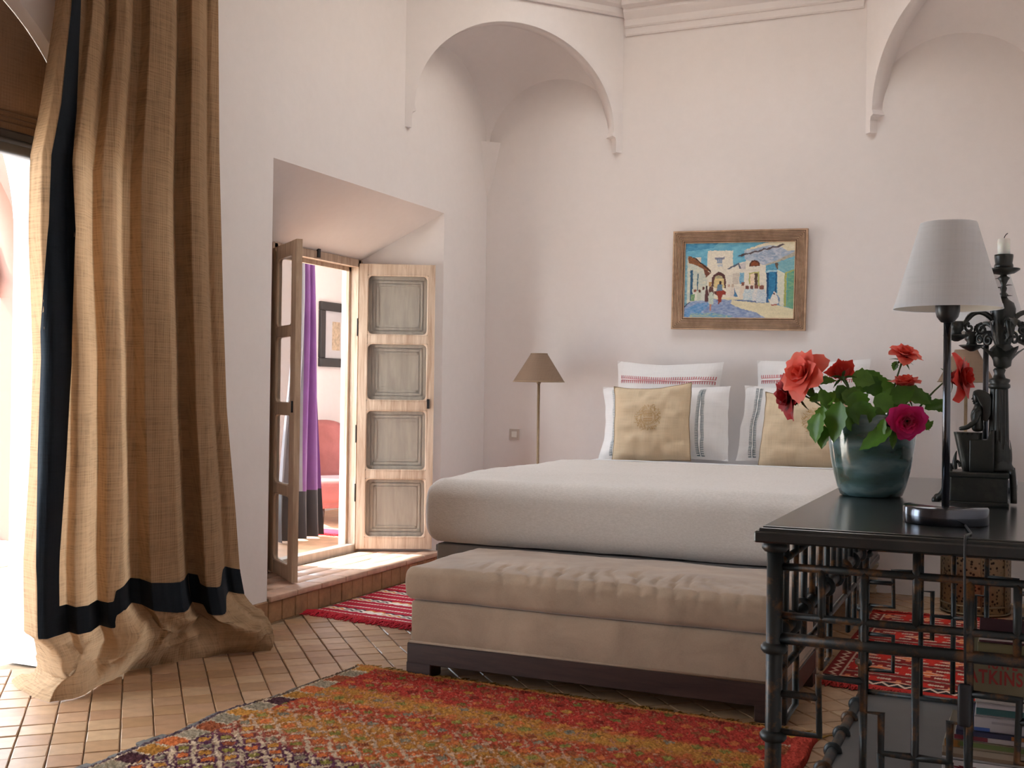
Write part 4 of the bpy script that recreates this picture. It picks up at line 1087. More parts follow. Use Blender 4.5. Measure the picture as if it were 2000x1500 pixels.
# side borders of squares
def squares(dist, along):
    k = np.floor(along / .105).astype(int); f = along / .105 - k
    pb = np.array([gold, grey, rust, grey * 1.1, orange, gold * .8, plum, grey]); c = pb[k % 8]
    sep = (f < .10) | (dist < .016) | (dist > .112); return np.where(sep[..., None], white * .75, c)
for dist, lo in ((xm + .006 * (n1 - .5), 1), (2.22 - xm + .006 * (n1 - .5), 0)):
    m = (dist > .022) & (dist < .125); C = np.where(m[..., None], squares(dist - .016, yw), C)
    if not lo:
        m2 = m & (np.floor(yw / .105).astype(int) % 2 == 1); C = np.where(m2[..., None], red, C); m3 = (dist <= .05); C = np.where(m3[..., None], H('b8301c'), C)
    else:
        m3 = dist <= .022; ec = np.where((ym > .75)[..., None], H('4a3a44'), H('5c4636')); C = np.where(m3[..., None], ec, C)
m = ym < .035; C = np.where(m[..., None], H('c0742c'), C)
C = C * .72 + .10 * C.mean(-1, keepdims=True) + np.array([.018, .012, .008])     # faded dyes
C = np.clip(C * (.62 + .76 * jit[..., None]), 0, 1)
P[..., 2] = .014 + .009 * rs.rand(nv, nu) + .006 * n2
P[0, :, 2] = P[-1, :, 2] = .001; P[:, 0, 2] = P[:, -1, 2] = .001
rug = gridmesh('rug', P, C, m_pile, None, (-1.8, 3.4, 0)); tag(rug, 'large red and orange pile rug in front of the bench', 'rug')
def fringe(name, A, B, out, n, L, col, m_, parent, seed, sp=.02, r=.0035, z=.006, zb=0.0):
    A, B, out = Vector((*A, 0)), Vector((*B, 0)), Vector((*out, 0)).normalized(); rr = random.Random(seed); mb = MB()
    for k in range(n):
        p = A.lerp(B, (k + rr.uniform(0, 1)) / n); d = (out + (B - A).normalized() * rr.uniform(-.7, .7)).normalized(); l = L * rr.uniform(.6, 1.15)
        q = p + d * l * .55 + (B - A).normalized() * rr.uniform(-sp, sp); w = q + d * l * .5
        mb.tube([(p.x, p.y, zb + z + rr.uniform(0, .004)), (q.x, q.y, zb + z * .8 + rr.uniform(0, .008)), (w.x, w.y, zb + .003)], [r, r, r * .5], 4, caps=False)
    o = ob(name, mb, m_, parent, recalc=False); o['kind'] = 'stuff'; return o
m_fr_gold = mat('gold_fringe', S('96702c'), .95, .25, 30); m_fr_red = mat('crimson_fringe', S('b01426'), .95, .2, 30); m_fr_dark = mat('slate_selvedge', S('5a5550'), .95, .2, 30); m_fr_red2 = mat('red_fringe', S('a8241c'), .95, .2, 30)
fringe('fringe', (-2.86, 4.65), (-.67, 4.51), (.06, 1), 330, .085, None, m_fr_gold, rug, 4)
sel = MB()
for k in range(60):
    y0, y1 = 4.62 - k * .042, 4.62 - (k + 1) * .042
    x0, x1 = lerp(-2.872, -2.985, k / 60), lerp(-2.872, -2.985, (k + 1) / 60); w0 = .012 + .02 * abs(fbm(k * .25, 1, 1)) + (.025 if 24 < k < 60 and k % 9 in (2, 3, 4) else 0)
    s0 = .018 * math.sin((k / 60) * 13) + .012 * math.sin((k / 60) * 29 + 1)
    sel.rbox(x0 - w0 + s0 - .004, y1 - .002, .001, x0 + .03 + s0, y0 + .002, .014, .004, 1, smooth=False)
o = ob('selvedge', sel, m_fr_dark, rug)

def striped_kilim():
    nu, nv = 200, 330
    P, u, v = quadgrid((-3.825, 5.70), (-2.965, 5.60), (-2.965, 7.55), (-3.825, 7.62), nu, nv)
    x, y = u * .86, v * 1.95; rs = np.random.RandomState(8)
    crim, wh, blk, org = H('a81230'), H('dcd0c4'), H('33282c'), H('c87a24')
    C = np.zeros((nv, nu, 3)); C[:] = crim
    yy_ = y + .004 * (vnoise(x, y, .05, 41) - .5)
    period = .105; k = np.floor(yy_ / period).astype(int); f = yy_ / period - k
    # thin dashed white lines, and every third band a braided zigzag of white, black and ochre
    dash = (np.abs(f - .5) < .09) & ((x / .022) % 1 < .72); C[dash] = wh
    patt = (k % 3 == 1)
    zz = np.abs(((x / .07) % 1) - .5) * 2; stripe = np.floor((f + .22 * zz) * 5).astype(int) % 5
    seg = np.floor(x / .14).astype(int) % 3
    pc = np.where(((stripe == 1) | (stripe == 3))[..., None], wh, crim); pc = np.where((stripe == 2)[..., None], np.where((seg == 0)[..., None], org, np.where((seg == 1)[..., None], blk, wh)), pc); pc = np.where((stripe == 4)[..., None], np.where((seg == 2)[..., None], org, blk), pc)
    C = np.where((patt & (f > .08) & (f < .92))[..., None], pc, C)
    m = yy_ < .03; C[m] = crim
    C = np.clip(C * (.82 + .36 * rs.rand(nv, nu, 1)), 0, 1)
    P[..., 2] = .007 + .004 * vnoise(x, y, .3, 44); P[0, :, 2] = P[-1, :, 2] = .001; P[:, 0, 2] = P[:, -1, 2] = .001
    o = gridmesh('kilim', P, C, m_flat, None, (-3.4, 6.6, 0)); tag(o, 'crimson striped kilim with a fringe, on the floor left of the bed', 'rug')
    fringe('fringe', (-3.825, 5.71), (-2.965, 5.61), (-.05, -1), 420, .105, None, m_fr_red, o, 6, .03, .0042, .012)
striped_kilim()
def star_kilim():
    nu, nv = 200, 420
    P, u, v = quadgrid((-.835, 5.42), (.10, 5.29), (.088, 7.36), (-.79, 7.30), nu, nv)
    x, y = u * .92, v * 2.1; rs = np.random.RandomState(9)
    deep, red_, wh, org, blk = H('7c140f'), H('b02214'), H('d6b8a0'), H('c2663a'), H('2c1c1c')
    C = np.zeros((nv, nu, 3)); C[:] = deep
    bw = .30; k = np.floor(y / bw).astype(int); f = (y / bw - k)
    cell = .23; off = (k % 2) * cell / 2; cx_ = np.abs(((x + off) / cell) % 1 - .5) * cell; cy_ = np.abs(f - .5) * bw
    star = (cx_ / .085 + cy_ / .035 < 1) | ((cx_ < .012) & (cy_ < .075)); C[star] = org
    ring = (np.abs(cx_ / .085 + cy_ / .035 - 1.0) < .16); C[ring] = wh
    cx2 = np.abs(((x + off + cell / 2) / cell) % 1 - .5) * cell
    cross = ((cx2 < .045) & (cy_ < .05)) | ((cx2 < .018) & (cy_ < .10)); C[cross & ~star] = red_
    comb = (np.abs(cy_ - .072) < .010) & (np.abs(cx2 - .05) < .034) ; C[comb] = wh * .8; combt = (np.abs(cy_ - .072) < .020) & (np.abs(cx2 - .05) < .034) & ((x / .012) % 1 < .5); C[combt] = wh * .75
    ln = (np.abs(f - .02) < .022) | (np.abs(f - .98) < .022); C[ln] = wh * .8; ck = ln & (((x / .05) % 1 < .5) ^ ((y / .012) % 1 < .5)); C[ck] = blk
    m = (u < .10) & (v > .04); z2 = np.abs(((y / .09) % 1) - .5) * 2; C[m] = deep
    d = m & (np.abs(x - .045 - .03 * (z2 - .5)) < .008); C[d] = wh; C[m & (np.abs(x - .087) < .006)] = wh * .8
    e = (v < .035) | (v > .965); C[e] = red_; ee = ((v > .035) & (v < .075)); z3 = np.abs(((x / .07) % 1) - .5) * 2; C[ee] = blk; C[ee & (np.abs((v - .055) / .02 - (z3 - .5) * 1.4) < .35)] = wh
    C = np.clip(C * (.80 + .40 * rs.rand(nv, nu, 1)), 0, 1)
    P[..., 2] = .007 + .004 * vnoise(x, y, .3, 44); P[0, :, 2] = P[-1, :, 2] = .001; P[:, 0, 2] = P[:, -1, 2] = .001
    o = gridmesh('kilim', P, C, m_flat, None, (-.35, 6.4, 0)); tag(o, 'dark red kilim with star motifs, seen through the iron table', 'rug')
    fringe('fringe', (-.835, 5.43), (.10, 5.30), (.05, -1), 460, .07, None, m_fr_red2, o, 7, .02, .0042, .010)
    fringe('fringe', (-.79, 7.29), (.085, 7.35), (0, 1), 300, .06, None, m_fr_red2, o, 8, .02, .0042, .010)
star_kilim()

# ------------------------------------------------------------------ things seen through the doorway
m_pink = mat_suede('dusty_pink_velvet', (.30, .105, .095))
ac = empty('armchair', (-5.72, 8.75, .15)); tag(ac, 'pink upholstered armchair in the room behind the niche', 'armchair')
acm = Matrix.Translation((-5.50, 8.58, .15)) @ Matrix.Rotation(math.radians(50), 4, 'Z')
def backp(u, v):
    a = lerp(-1.0, 1.0, u); h = lerp(.24, .90 - .30 * abs(2 * u - 1) ** 2.6, v); r = .31 + .03 * v
    return (r * math.sin(a), .10 + r * math.cos(a) + .06 * v, h)
bk = MB(); bk.grid(lambda u, v: backp(u, v), 24, 12)
o_ = MB(); o_.grid(lambda u, v: tuple(Vector(backp(u, v)) + Vector((0, .0, 0)) + Vector((math.sin(lerp(-1.0, 1.0, u)), math.cos(lerp(-1.0, 1.0, u)), 0)) * .08), 24, 12)
rim_ = MB()
for k in range(24):
    for (va) in (1.0, 0.0):
        f_ = lambda u, o: tuple(Vector(backp(u, va)) + Vector((math.sin(lerp(-1.0, 1.0, u)), math.cos(lerp(-1.0, 1.0, u)), 0)) * o)
        rim_.quad(f_(k / 24, 0), f_((k + 1) / 24, 0), f_((k + 1) / 24, .08), f_(k / 24, .08), True)
for u_ in (0.0, 1.0):
    for k in range(12):
        nn_ = Vector((math.sin(lerp(-1.0, 1.0, u_)), math.cos(lerp(-1.0, 1.0, u_)), 0)) * .08
        a_, b_ = Vector(backp(u_, k / 12)), Vector(backp(u_, (k + 1) / 12)); rim_.quad(a_, b_, b_ + nn_, a_ + nn_)
bk.v += []; full = MB()
for q in (bk, o_, rim_): full.add(q.v, q.f, True)
ob('backrest', full.xf(acm), m_pink, ac)
ob('seat', MB().rbox(-.30, -.36, .20, .30, .32, .40, .05, 4).xf(acm), m_pink, ac)
ob('skirt', MB().rbox(-.285, -.33, .16, .285, .36, .25, .015, 2).xf(acm), m_pink, ac)
for x in (-.24, .24):
    for y in (-.28, .30): ob('leg', MB().lathe([(.016, 0), (.026, .18)], (x, y, 0), 8).xf(acm), m_darkwood, ac)

m_purple = mat('purple_silk', (.15, .045, .19), .38, .15, 3, spec=.5, sheen=.15)
pc_ = empty('purple_curtain', (-5.06, 7.35, .15)); tag(pc_, 'purple silk curtain with a black hem band through the doorway', 'curtain')
def pcur(u, v, off=0):
    w = lerp(.26, .62, sstep(1, 0, v)); z = lerp(.165, 2.42, v); x = -5.10 + .02 * v + .045 * math.sin(u * 24 + 1.5 * (1 - v)) * lerp(1.1, .6, v)
    y = 7.71 - .20 * v - w * (1 - u)
    return (x + off, y, z)
ob('cloth', MB().grid(lambda u, v: pcur(.5 + .5 * u, .165 + .835 * v), 34, 20), m_purple, pc_, recalc=False)
ob('lining', MB().grid(lambda u, v: pcur(.5 * u, .165 + .835 * v), 34, 20), mat('grey_lining', (.28, .27, .30), .7, .1, 3), pc_, recalc=False, label='grey lining folded forward on the left half')
ob('hem_band', MB().grid(lambda u, v: pcur(u, .165 * v), 60, 4), mat('black_silk', (.02, .018, .022), .5, .1), pc_, recalc=False)
pr_ = empty('curtain_rod', (-5.08, 7.3, 2.43)); tag(pr_, 'thin rod carrying the purple curtain through the doorway', 'curtain rod')
ob('rod', MB().tube([(-5.08, 5.97, 2.43), (-5.08, 10.58, 2.43)], .012, 8), m_iron, pr_)

pf = empty('framed_print', (SX0, 9.20, 1.5)); tag(pf, 'black framed print on the far wall beyond the doorway', 'picture')
bm_ = MB(); ya, yb, za, zb = 9.13, 9.70, 1.555, 2.185; w_ = .085
for (y0, y1, z0, z1) in ((ya, yb, za, za + w_), (ya, yb, zb - w_, zb), (ya, ya + w_, za + w_, zb - w_), (yb - w_, yb, za + w_, zb - w_)): bm_.rbox(SX0, y0, z0, SX0 + .035, y1, z1, .006, 1, smooth=False)
ob('frame', bm_, mat('black_frame', (.015, .014, .014), .35, .1), pf)
ob('mat_board', MB().box(SX0, ya + w_, za + w_, SX0 + .01, yb - w_, zb - w_), mat('grey_mount', (.55, .55, .56), .8, .03), pf)
pr2 = MB().box(SX0 + .01, 9.36, 1.72, SX0 + .012, 9.50, 2.00); ob('print', pr2, mat('tan_print', (.50, .40, .28), .8, .3, 30), pf)

sr = MB()
rr = random.Random(2)
sr.rbox(-5.36, 7.79, .151, -4.92, 8.06, .16, .003, 1)
so_ = ob('small_rug', sr, mat('small_rug_red', S('b02040'), .95, .2, 20), at=(-5.1, 7.9, .15)); tag(so_, 'small crimson rug by the armchair through the doorway', 'rug')
fringe('fringe', (-5.35, 7.80), (-4.93, 7.80), (0, -1), 90, .06, None, m_fr_red, so_, 12, .02, .004, .006, .15)
# ------------------------------------------------------------------ bamboo-style console table
m_tblack = mat_worn('rubbed_black_lacquer', (0.018, 0.020, 0.019), (0.15, 0.062, 0.018), .42, .50, .66, 15, spec=.35)
m_top = mat('table_top_lacquer', (0.022, 0.023, 0.022), .22, .25, 5, spec=.6)
m_shelf = mat('grey_shelf_board', (0.075, 0.072, 0.07), .4, .12, 6)
HT = 1.02
TX0, TX1, TY0, TY1 = -.577, .168, 2.755, 4.765
LX0, LX1, LY0, LY1 = -.535, .125, 2.812, 4.66
tb = empty('console_table', ((LX0 + LX1) / 2, (LY0 + LY1) / 2, 0)); tag(tb, 'long black lacquered table with rubbed fretwork legs, by the right wall', 'table')
top = MB().rbox(TX0, TY0, HT - .040, TX1, TY1, HT - .012, .004, 1, smooth=False).rbox(TX0 + .010, TY0 + .010, HT - .016, TX1 - .010, TY1 - .010, HT - .004, .004, 2, smooth=False).rbox(TX0 + .018, TY0 + .018, HT - .010, TX1 - .018, TY1 - .018, HT, .003, 2, smooth=False)
ob('table_top', top, m_top, tb)
ringp = lambda z, R=.033: [(.018, z - .014), (R * .8, z - .012), (R, z - .004), (R, z + .004), (R * .8, z + .012), (.018, z + .014)]
for x in (LX0, LX1):
    for y in (LY0, LY1):
        lg = ob('leg', MB().tube([(x, y, 0), (x, y, HT - .04)], .0205, 16), m_tblack, tb)
        for z in (.966, .716, .500, .285):
            ob('ring', MB().lathe(ringp(z), (x, y, 0), 18), m_tblack, lg, at=wl(tb))
        ob('foot', MB().lathe([(.026, 0), (.03, .02), (.022, .05)], (x, y, 0), 16), m_tblack, lg, at=wl(tb))
def bars(paths, M3):
    for pth, r in paths: ob('fret_bar', MB().tube([M3(*p) for p in pth], r, 8), m_tblack, tb)
XC = (LX0 + LX1) / 2
def end_panel(y):
    f = lambda s, z: (s, y, z)
    L = []; R_ = .0095
    def both(pts, r=R_):
        L.append((pts, r)); L.append(([(2 * XC - s, z) for s, z in pts], r))
    for z in (.918, .798): L.append(([(LX0, z), (LX1, z)], R_))
    L.append(([(LX0, .742), (LX1, .742)], .0150))
    both([(-.422, .918), (-.422, .742)])
    both([(-.322, .918), (-.322, .586), (-.281, .586), (-.281, .493), (XC, .493)])
    L.append(([(XC, .98), (XC, .798)], R_)); L.append(([(XC, .742), (XC, .20)], R_))
    both([(LX0, .606), (-.428, .606)]); both([(LX0, .513), (-.424, .513), (-.428, .657), (-.322, .657)])
    both([(-.322, .586), (-.322, .400), (-.281, .400), (-.281, .493)]); both([(LX0, .40), (-.424, .40), (-.424, .26), (LX0, .26)]); both([(-.322, .40), (-.322, .17)])
    L.append(([(LX0, .168), (LX1, .168)], .0150))
    bars(L, f)
end_panel(LY0); end_panel(LY1)
def side_panel(x):
    f = lambda s, z: (x, s, z)
    L = []; R_ = .0095
    for z in (.918, .640): L.append(([(LY0, z), (LY1, z)], R_))
    n = 13
    for k in range(1, n):
        y = lerp(LY0, LY1, k / n); L.append(([(y, .98), (y, .742 if k % 3 else .64)], R_))
    for k in range(3):
        a, b = lerp(LY0, LY1, k / 3), lerp(LY0, LY1, (k + 1) / 3); d = (b - a)
        L.append(([(a + d * .22, .742), (a + d * .22, .50), (a + d * .5, .50), (a + d * .5, .742)], R_))
    bars(L, f)
    for z, r in ((.742, .019), (.168, .017)):
        rl2 = ob('rail', MB().tube([(x, LY0, z), (x, LY1, z)], r, 14), m_tblack, tb)
        for k in range(1, 9):
            y = lerp(LY0, LY1, k / 9)
            ob('ring', MB().lathe([(r, -.010), (r + .012, -.006), (r + .014, 0), (r + .012, .006), (r, .010)], (x, y, z), 16, axis='Y'), m_tblack, rl2, at=wl(tb))
side_panel(LX0); side_panel(LX1)
ob('shelf', MB().rbox(LX0 + .012, LY0 + .01, .140, LX1 - .012, LY1 - .01, .165, .003, 1, smooth=False), m_shelf, tb)

# ------------------------------------------------------------------ two table lamps with white shades
m_chrome = mat('blackened_steel', (.10, .105, .12), .16, .1, 8, metal=.95, spec=.6)
m_socket = mat('black_socket', (.012, .012, .012), .35, 0)
m_wshade = mat_weave('white_lampshade', (.82, .82, .84), .95, 1300, .42, .05, .85, .02, axis='XZ')
m_cord = mat('black_cord', (.012, .012, .014), .5, 0)
def table_lamp(x, y, label, cord=False):
    e = empty('table_lamp', (x, y, HT)); tag(e, label, 'table lamp', 'white-shaded lamps on the dark table')
    ob('base', MB().lathe([(0, HT), (.101, HT), (.103, HT + .003), (.103, HT + .040), (.100, HT + .044), (0, HT + .044)], (x, y, 0), 48), m_chrome, e)
    ob('pole', MB().tube([(x, y, HT + .04), (x, y, 1.55)], .0095, 14), m_chrome, e)
    ob('socket', MB().lathe([(.009, 1.530), (.016, 1.532), (.026, 1.545), (.030, 1.560), (.030, 1.600), (.026, 1.604), (0, 1.604)], (x, y, 0), 20), m_socket, e)
    s = ob('shade', MB().lathe([(.132, 1.566), (.068, 1.785)], (x, y, 0), 48, cap=False), m_wshade, e)
    ob('hem_tape', MB().lathe([(.1325, 1.5655), (.1295, 1.577)], (x, y, 0), 48, cap=False), m_wshade, s, at=wl(e))
    ob('lining', MB().lathe([(.130, 1.567), (.066, 1.784)], (x, y, 0), 48, cap=False), m_shade_in, s, at=wl(e))
    ob('bulb', MB().lathe([(.012, 1.604), (.018, 1.62), (.029, 1.655), (.022, 1.68), (0, 1.69)], (x, y, 0), 16), m_plate, e)
    if cord:
        cx_ = -.098
        ob('cord', MB().tube([(x + .05, y - .085, HT + .006), (cx_ + .01, 2.83, HT + .005), (cx_, 2.765, HT + .006), (cx_, 2.742, HT - .004), (cx_, 2.739, HT - .05), (cx_ + .001, 2.741, .85), (cx_ + .004, 2.743, .69)], .0028, 8), m_cord, e)
        ob('inline_switch', MB().rbox(cx_ - .012, 2.733, .598, cx_ + .018, 2.753, .695, .008, 3), m_cord, e)
        ob('cord', MB().tube([(cx_ + .003, 2.743, .60), (cx_ + .006, 2.745, .45), (cx_ + .02, 2.75, .20), (cx_ + .05, 2.72, .006), (cx_ + .16, 2.60, .004)], .0024, 8), m_cord, e)
table_lamp(-.157, 3.075, 'nearer table lamp with a white shade on a round steel base', True)
table_lamp(-.090, 4.22, 'farther white-shaded table lamp hidden behind the bronze candelabrum')

# ------------------------------------------------------------------ glass vase
def mat_swirl():
    t = NT('swirled_green_glass'); v = t.coords('Object', (1, 1, 2.2), (.25, .35, 0))
    w = t.new('ShaderNodeTexWave'); w.wave_type = 'BANDS'; w.bands_direction = 'Z'; t.link(v, w.inputs['Vector'])
    w.inputs['Scale'].default_value = 2.6; w.inputs['Distortion'].default_value = 8.5; w.inputs['Detail'].default_value = 4; w.inputs['Detail Scale'].default_value = 1.4
    n = t.noise(v, 6, 5)
    c = t.ramp(w.outputs['Fac'], [(.0, (.035, .085, .075)), (.45, (.07, .15, .145)), (.75, (.10, .19, .20)), (.97, (.20, .30, .32))])
    t.base(t.mix(.35, c, t.ramp(n, [(.35, (.05, .10, .045)), (.65, (.22, .34, .36))])))
    t.p.inputs['Roughness'].default_value = .12; t.p.inputs['Specular IOR Level'].default_value = .6
    t.p.inputs['Transmission Weight'].default_value = .35; t.p.inputs['Coat Weight'].default_value = .5; t.p.inputs['Coat Roughness'].default_value = .05
    return t.m
VX, VY = -.418, 3.79
vp = [(0, .004), (.088, 0), (.096, .004), (.106, .03), (.117, .07), (.127, .12), (.134, .17), (.138, .215), (.1385, .245), (.1375, .262), (.1345, .264), (.1315, .258), (.1325, .24), (.131, .20), (.126, .14), (.116, .08), (.102, .035), (.085, .018), (0, .016)]
vs_o = ob('vase', MB().lathe(vp, (VX, VY, HT), 56, cap=False), mat_swirl(), at=(VX, VY, HT)); tag(vs_o, 'swirled green-blue glass vase of roses on the dark table', 'vase')
water = MB().lathe([(.0, .15), (.124, .15)], (VX, VY, HT), 40, cap=False)

# ------------------------------------------------------------------ roses
def mat_petal(name, c1, c2, edge):
    t = NT(name); a = t.new('ShaderNodeVertexColor'); a.layer_name = 'col'
    sep = t.new('ShaderNodeSeparateColor'); t.link(a.outputs['Color'], sep.inputs[0])
    col = t.ramp(sep.outputs[0], [(0.0, c1), (.7, c2), (1.0, edge)])
    t.base(col); t.p.inputs['Roughness'].default_value = .55; t.p.inputs['Specular IOR Level'].default_value = .3; t.p.inputs['Sheen Weight'].default_value = .2
    tr = t.new('ShaderNodeBsdfTranslucent'); t.link(col, tr.inputs['Color']); mx = t.new('ShaderNodeMixShader'); mx.inputs[0].default_value = .28
    t.link(t.p.outputs[0], mx.inputs[1]); t.link(tr.outputs[0], mx.inputs[2]); t.link(mx.outputs[0], t.n['Material Output'].inputs['Surface'])
    return t.m
m_coral = mat_petal('coral_petal', (.70, .045, .025), (.85, .13, .085), (.90, .20, .14))
m_scarlet = mat_petal('scarlet_petal', (.42, .01, .008), (.66, .03, .02), (.78, .07, .05))
m_crimson = mat_petal('crimson_petal', (.14, .002, .006), (.34, .006, .010), (.42, .012, .016))
m_magenta = mat_petal('magenta_petal', (.38, .004, .012), (.58, .008, .10), (.66, .02, .20))
m_stem = mat('rose_stem', (.07, .13, .03), .5, .2, 14); m_sepal = mat('rose_sepal', (.05, .12, .025), .6, .2, 14)
def mat_leaf():
    t = NT('rose_leaf'); v = t.coords('Object'); oi = t.new('ShaderNodeObjectInfo'); n = t.noise(v, 22, 4)
    c = t.mix(oi.outputs['Random'], (.055, .15, .014), (.11, .26, .028)); c = t.mix(.45, c, t.ramp(n, [(.3, (.5, .5, .5)), (.7, (1.3, 1.3, 1.1))]), 'MULTIPLY')
    t.base(c); t.bump(n, .15, .003); t.p.inputs['Roughness'].default_value = .42; t.p.inputs['Specular IOR Level'].default_value = .4
    tr = t.new('ShaderNodeBsdfTranslucent'); t.link(c, tr.inputs['Color']); mx = t.new('ShaderNodeMixShader'); mx.inputs[0].default_value = .25
    t.link(t.p.outputs[0], mx.inputs[1]); t.link(tr.outputs[0], mx.inputs[2]); t.link(mx.outputs[0], t.n['Material Output'].inputs['Surface'])
    return t.m
m_leaf = mat_leaf()
def frame_of(axis, roll=0.0):
    z = Vector(axis).normalized(); r = Vector((0, 0, 1)) if abs(z.z) < .95 else Vector((0, 1, 0))
    x = r.cross(z).normalized(); y = z.cross(x); return Matrix((x, y, z)).transposed().to_4x4() @ Matrix.Rotation(roll, 4, 'Z')
def petal(L, Wd, open_, curl, point, rr, cup=.35):
    """petal rooted at the origin in the xz plane: z along the bloom axis, leaning out by open_"""
    nu_, nv_ = 8, 8; mb = MB(); t_ = []
    ph = rr.uniform(0, 6)
    for j in range(nv_ + 1):
        v = j / nv_
        w = Wd * (math.sin(PI * min(1, v * .62 + .10)) ** .8) * (1 - .35 * max(0, v - .8) / .2) 
        a = open_ * v ** .8 * 1.0 + curl * max(0, v - .55) ** 1.5 * 3
        # integrate the lean to a curved midrib
        x = L * (v * math.sin(open_ * .5 * v + .02) + curl * .55 * max(0, v - .5) ** 2); z = L * (v * math.cos(open_ * .5 * v + .02) - curl * .55 * max(0, v - .6) ** 2)
        for i in range(nu_ + 1):
            u = 2 * i / nu_ - 1; tip = point * L * .22 * max(0, 1 - abs(u) * 1.6) * v ** 6
            cu = cup * Wd * u * u * (1.15 - v * .8) ; ruf = .05 * L * math.sin(3.3 * u + ph) * v ** 3
            p = Vector((x + tip * math.sin(open_ + curl) - cu * math.cos(open_ * .6 * v) + ruf, u * w, z + tip * math.cos(open_) + cu * math.sin(open_ * .6 * v) * .6 + ruf * .5))
            mb.v.append(p[:]); t_.append(v)
    for j in range(nv_):
        for i in range(nu_):
            q = j * (nu_ + 1) + i; mb.f.append((q, q + 1, q + nu_ + 2, q + nu_ + 1)); mb.sm.append(True)
    return mb, t_
def leaf_mesh(L, W, fold, bend, rr):
    mb = MB(); n = 9
    for j in range(n + 1):
        v = j / n; w = W * .5 * math.sin(PI * v ** .8) ** .85 * (1 + .10 * (1 if j % 2 else -1)) + (.0008 if j in (0, n) else 0)
        x = L * v; z = -bend * L * v * v
        for s in (-1, -.5, 0, .5, 1): mb.v.append((x, s * w, z + abs(s) * w * fold - (.0 if s else .0006)))
    for j in range(n):
        for i in range(4):
            q = j * 5 + i; mb.f.append((q, q + 1, q + 6, q + 5)); mb.sm.append(True)
    return mb
def add_leaf(parent, at, tip, W, nrm, rr, fold=.25, bend=.12):
    a, t = Vector(at), Vector(tip); d = t - a; L = d.length; x = d.normalized(); n = Vector(nrm); n = (n - x * n.dot(x)).normalized(); y = n.cross(x)
    m4 = Matrix((x, y, n)).transposed().to_4x4(); m4.translation = a
    ob('leaf', leaf_mesh(L, W, fold, bend, rr).xf(m4), m_leaf, parent, recalc=False)
def bez(p0, p1, p2, n=14):
    p0, p1, p2 = Vector(p0), Vector(p1), Vector(p2); return [((1 - t) ** 2 * p0 + 2 * t * (1 - t) * p1 + t * t * p2)[:] for t in [k / n for k in range(n + 1)]]
def rose(c, axis, R, m, label, seed, form='open', leaves=(), foot=None, npet=18, bend=.5):
    rr = random.Random(seed); c = Vector(c); ax = Vector(axis).normalized()
    foot = Vector(foot) if foot else Vector((VX + rr.uniform(-.04, .04), VY + rr.uniform(-.04, .04), HT + .03))
    e = empty('rose', foot); tag(e, label, 'rose', 'cut roses in the glass vase')
    B = c - ax * R * .55
    Fm = frame_of(ax, rr.uniform(0, 6)); Fm.translation = B
    for k in range(npet):
        t = k / (npet - 1); ang_ = k * 2.39996
        if form == 'open':   op, cu, L, W, pt = lerp(.10, 1.75, t ** 1.1), lerp(0, .55, t), lerp(.80, 1.12, t) * R, lerp(.34, .62, t) * R, .9 * t
        elif form == 'full': op, cu, L, W, pt = lerp(.25, 2.1, t ** .9), lerp(-.1, .12, t), lerp(.62, 1.02, t) * R, lerp(.30, .60, t) * R, 0.05
        else:                op, cu, L, W, pt = lerp(.15, 2.25, t ** .8), lerp(0, .9, t), lerp(.9, 1.25, t) * R, lerp(.36, .66, t) * R, 1.1 * t
        mb, tv_ = petal(L, W, op, cu, pt, rr); sh = .16 * R * t
        m4 = Fm @ Matrix.Rotation(ang_ + rr.uniform(-.15, .15), 4, 'Z') @ Matrix.Translation((.05 * R + sh * .4, 0, .30 * R * (1 - t)))
        o = ob('petal', mb.xf(m4), m, e, recalc=False, fix=False); me = o.data
        a = me.color_attributes.new('col', 'FLOAT_COLOR', 'POINT')
        arr = np.ones((len(me.vertices), 4), dtype=np.float32); sv = np.array(tv_) * (.55 + .45 * t) + rr.uniform(-.06, .06); arr[:, :3] = np.clip(sv, 0, 1)[:, None]; a.data.foreach_set('color', arr.ravel())
    # hip, sepals, stem
    hip = MB().lathe([(0, -.20 * R), (.13 * R, -.14 * R), (.20 * R, 0), (.16 * R, .10 * R), (0, .14 * R)], (0, 0, 0), 10).xf(Fm)
    for k in range(5):
        a = k * 2 * PI / 5; m4 = Fm @ Matrix.Rotation(a, 4, 'Z')
        hip.add(*(lambda mb: (mb.v, mb.f, True))(leaf_mesh(.75 * R, .22 * R, .2, .55, rr).xf(m4 @ Matrix.Translation((.10 * R, 0, 0)) @ Matrix.Rotation(-.25, 4, 'Y'))))
    ob('calyx', hip, m_sepal, e, recalc=False)
    mid = Vector((lerp(foot.x, B.x, .35), lerp(foot.y, B.y, .35), lerp(foot.z, B.z, .65))) - ax * R * bend
    sp = bez(foot, mid, B - ax * R * .12); ob('stem', MB().tube(sp, [.0032] * (len(sp) - 3) + [.0028, .0026, .004], 6), m_stem, e)
    for (at, tip, W, nrm) in leaves: add_leaf(e, at, tip, W, nrm, rr)
    return e
EYEV = Vector((0, 0, 1.34))
def V3(sx, sz, dy=0.0):
    """point in the vertical plane through the vase axis square to the view: sx to the right, sz up, dy away from the window side"""
    d = Vector((VX, VY, 0)) - Vector((0, 0, 0)); d.normalize(); r = Vector((d.y, -d.x, 0)); p = Vector((VX, VY, HT)) + r * sx + d * dy; p.z = HT + sz; return p
def LF(sx, sz, tx, tz, W, dy=-.10, tdy=None, n=(0, -.8, .6)):
    return (V3(sx, sz, dy), V3(tx, tz, dy if tdy is None else tdy), W, n)
FR = -1.0
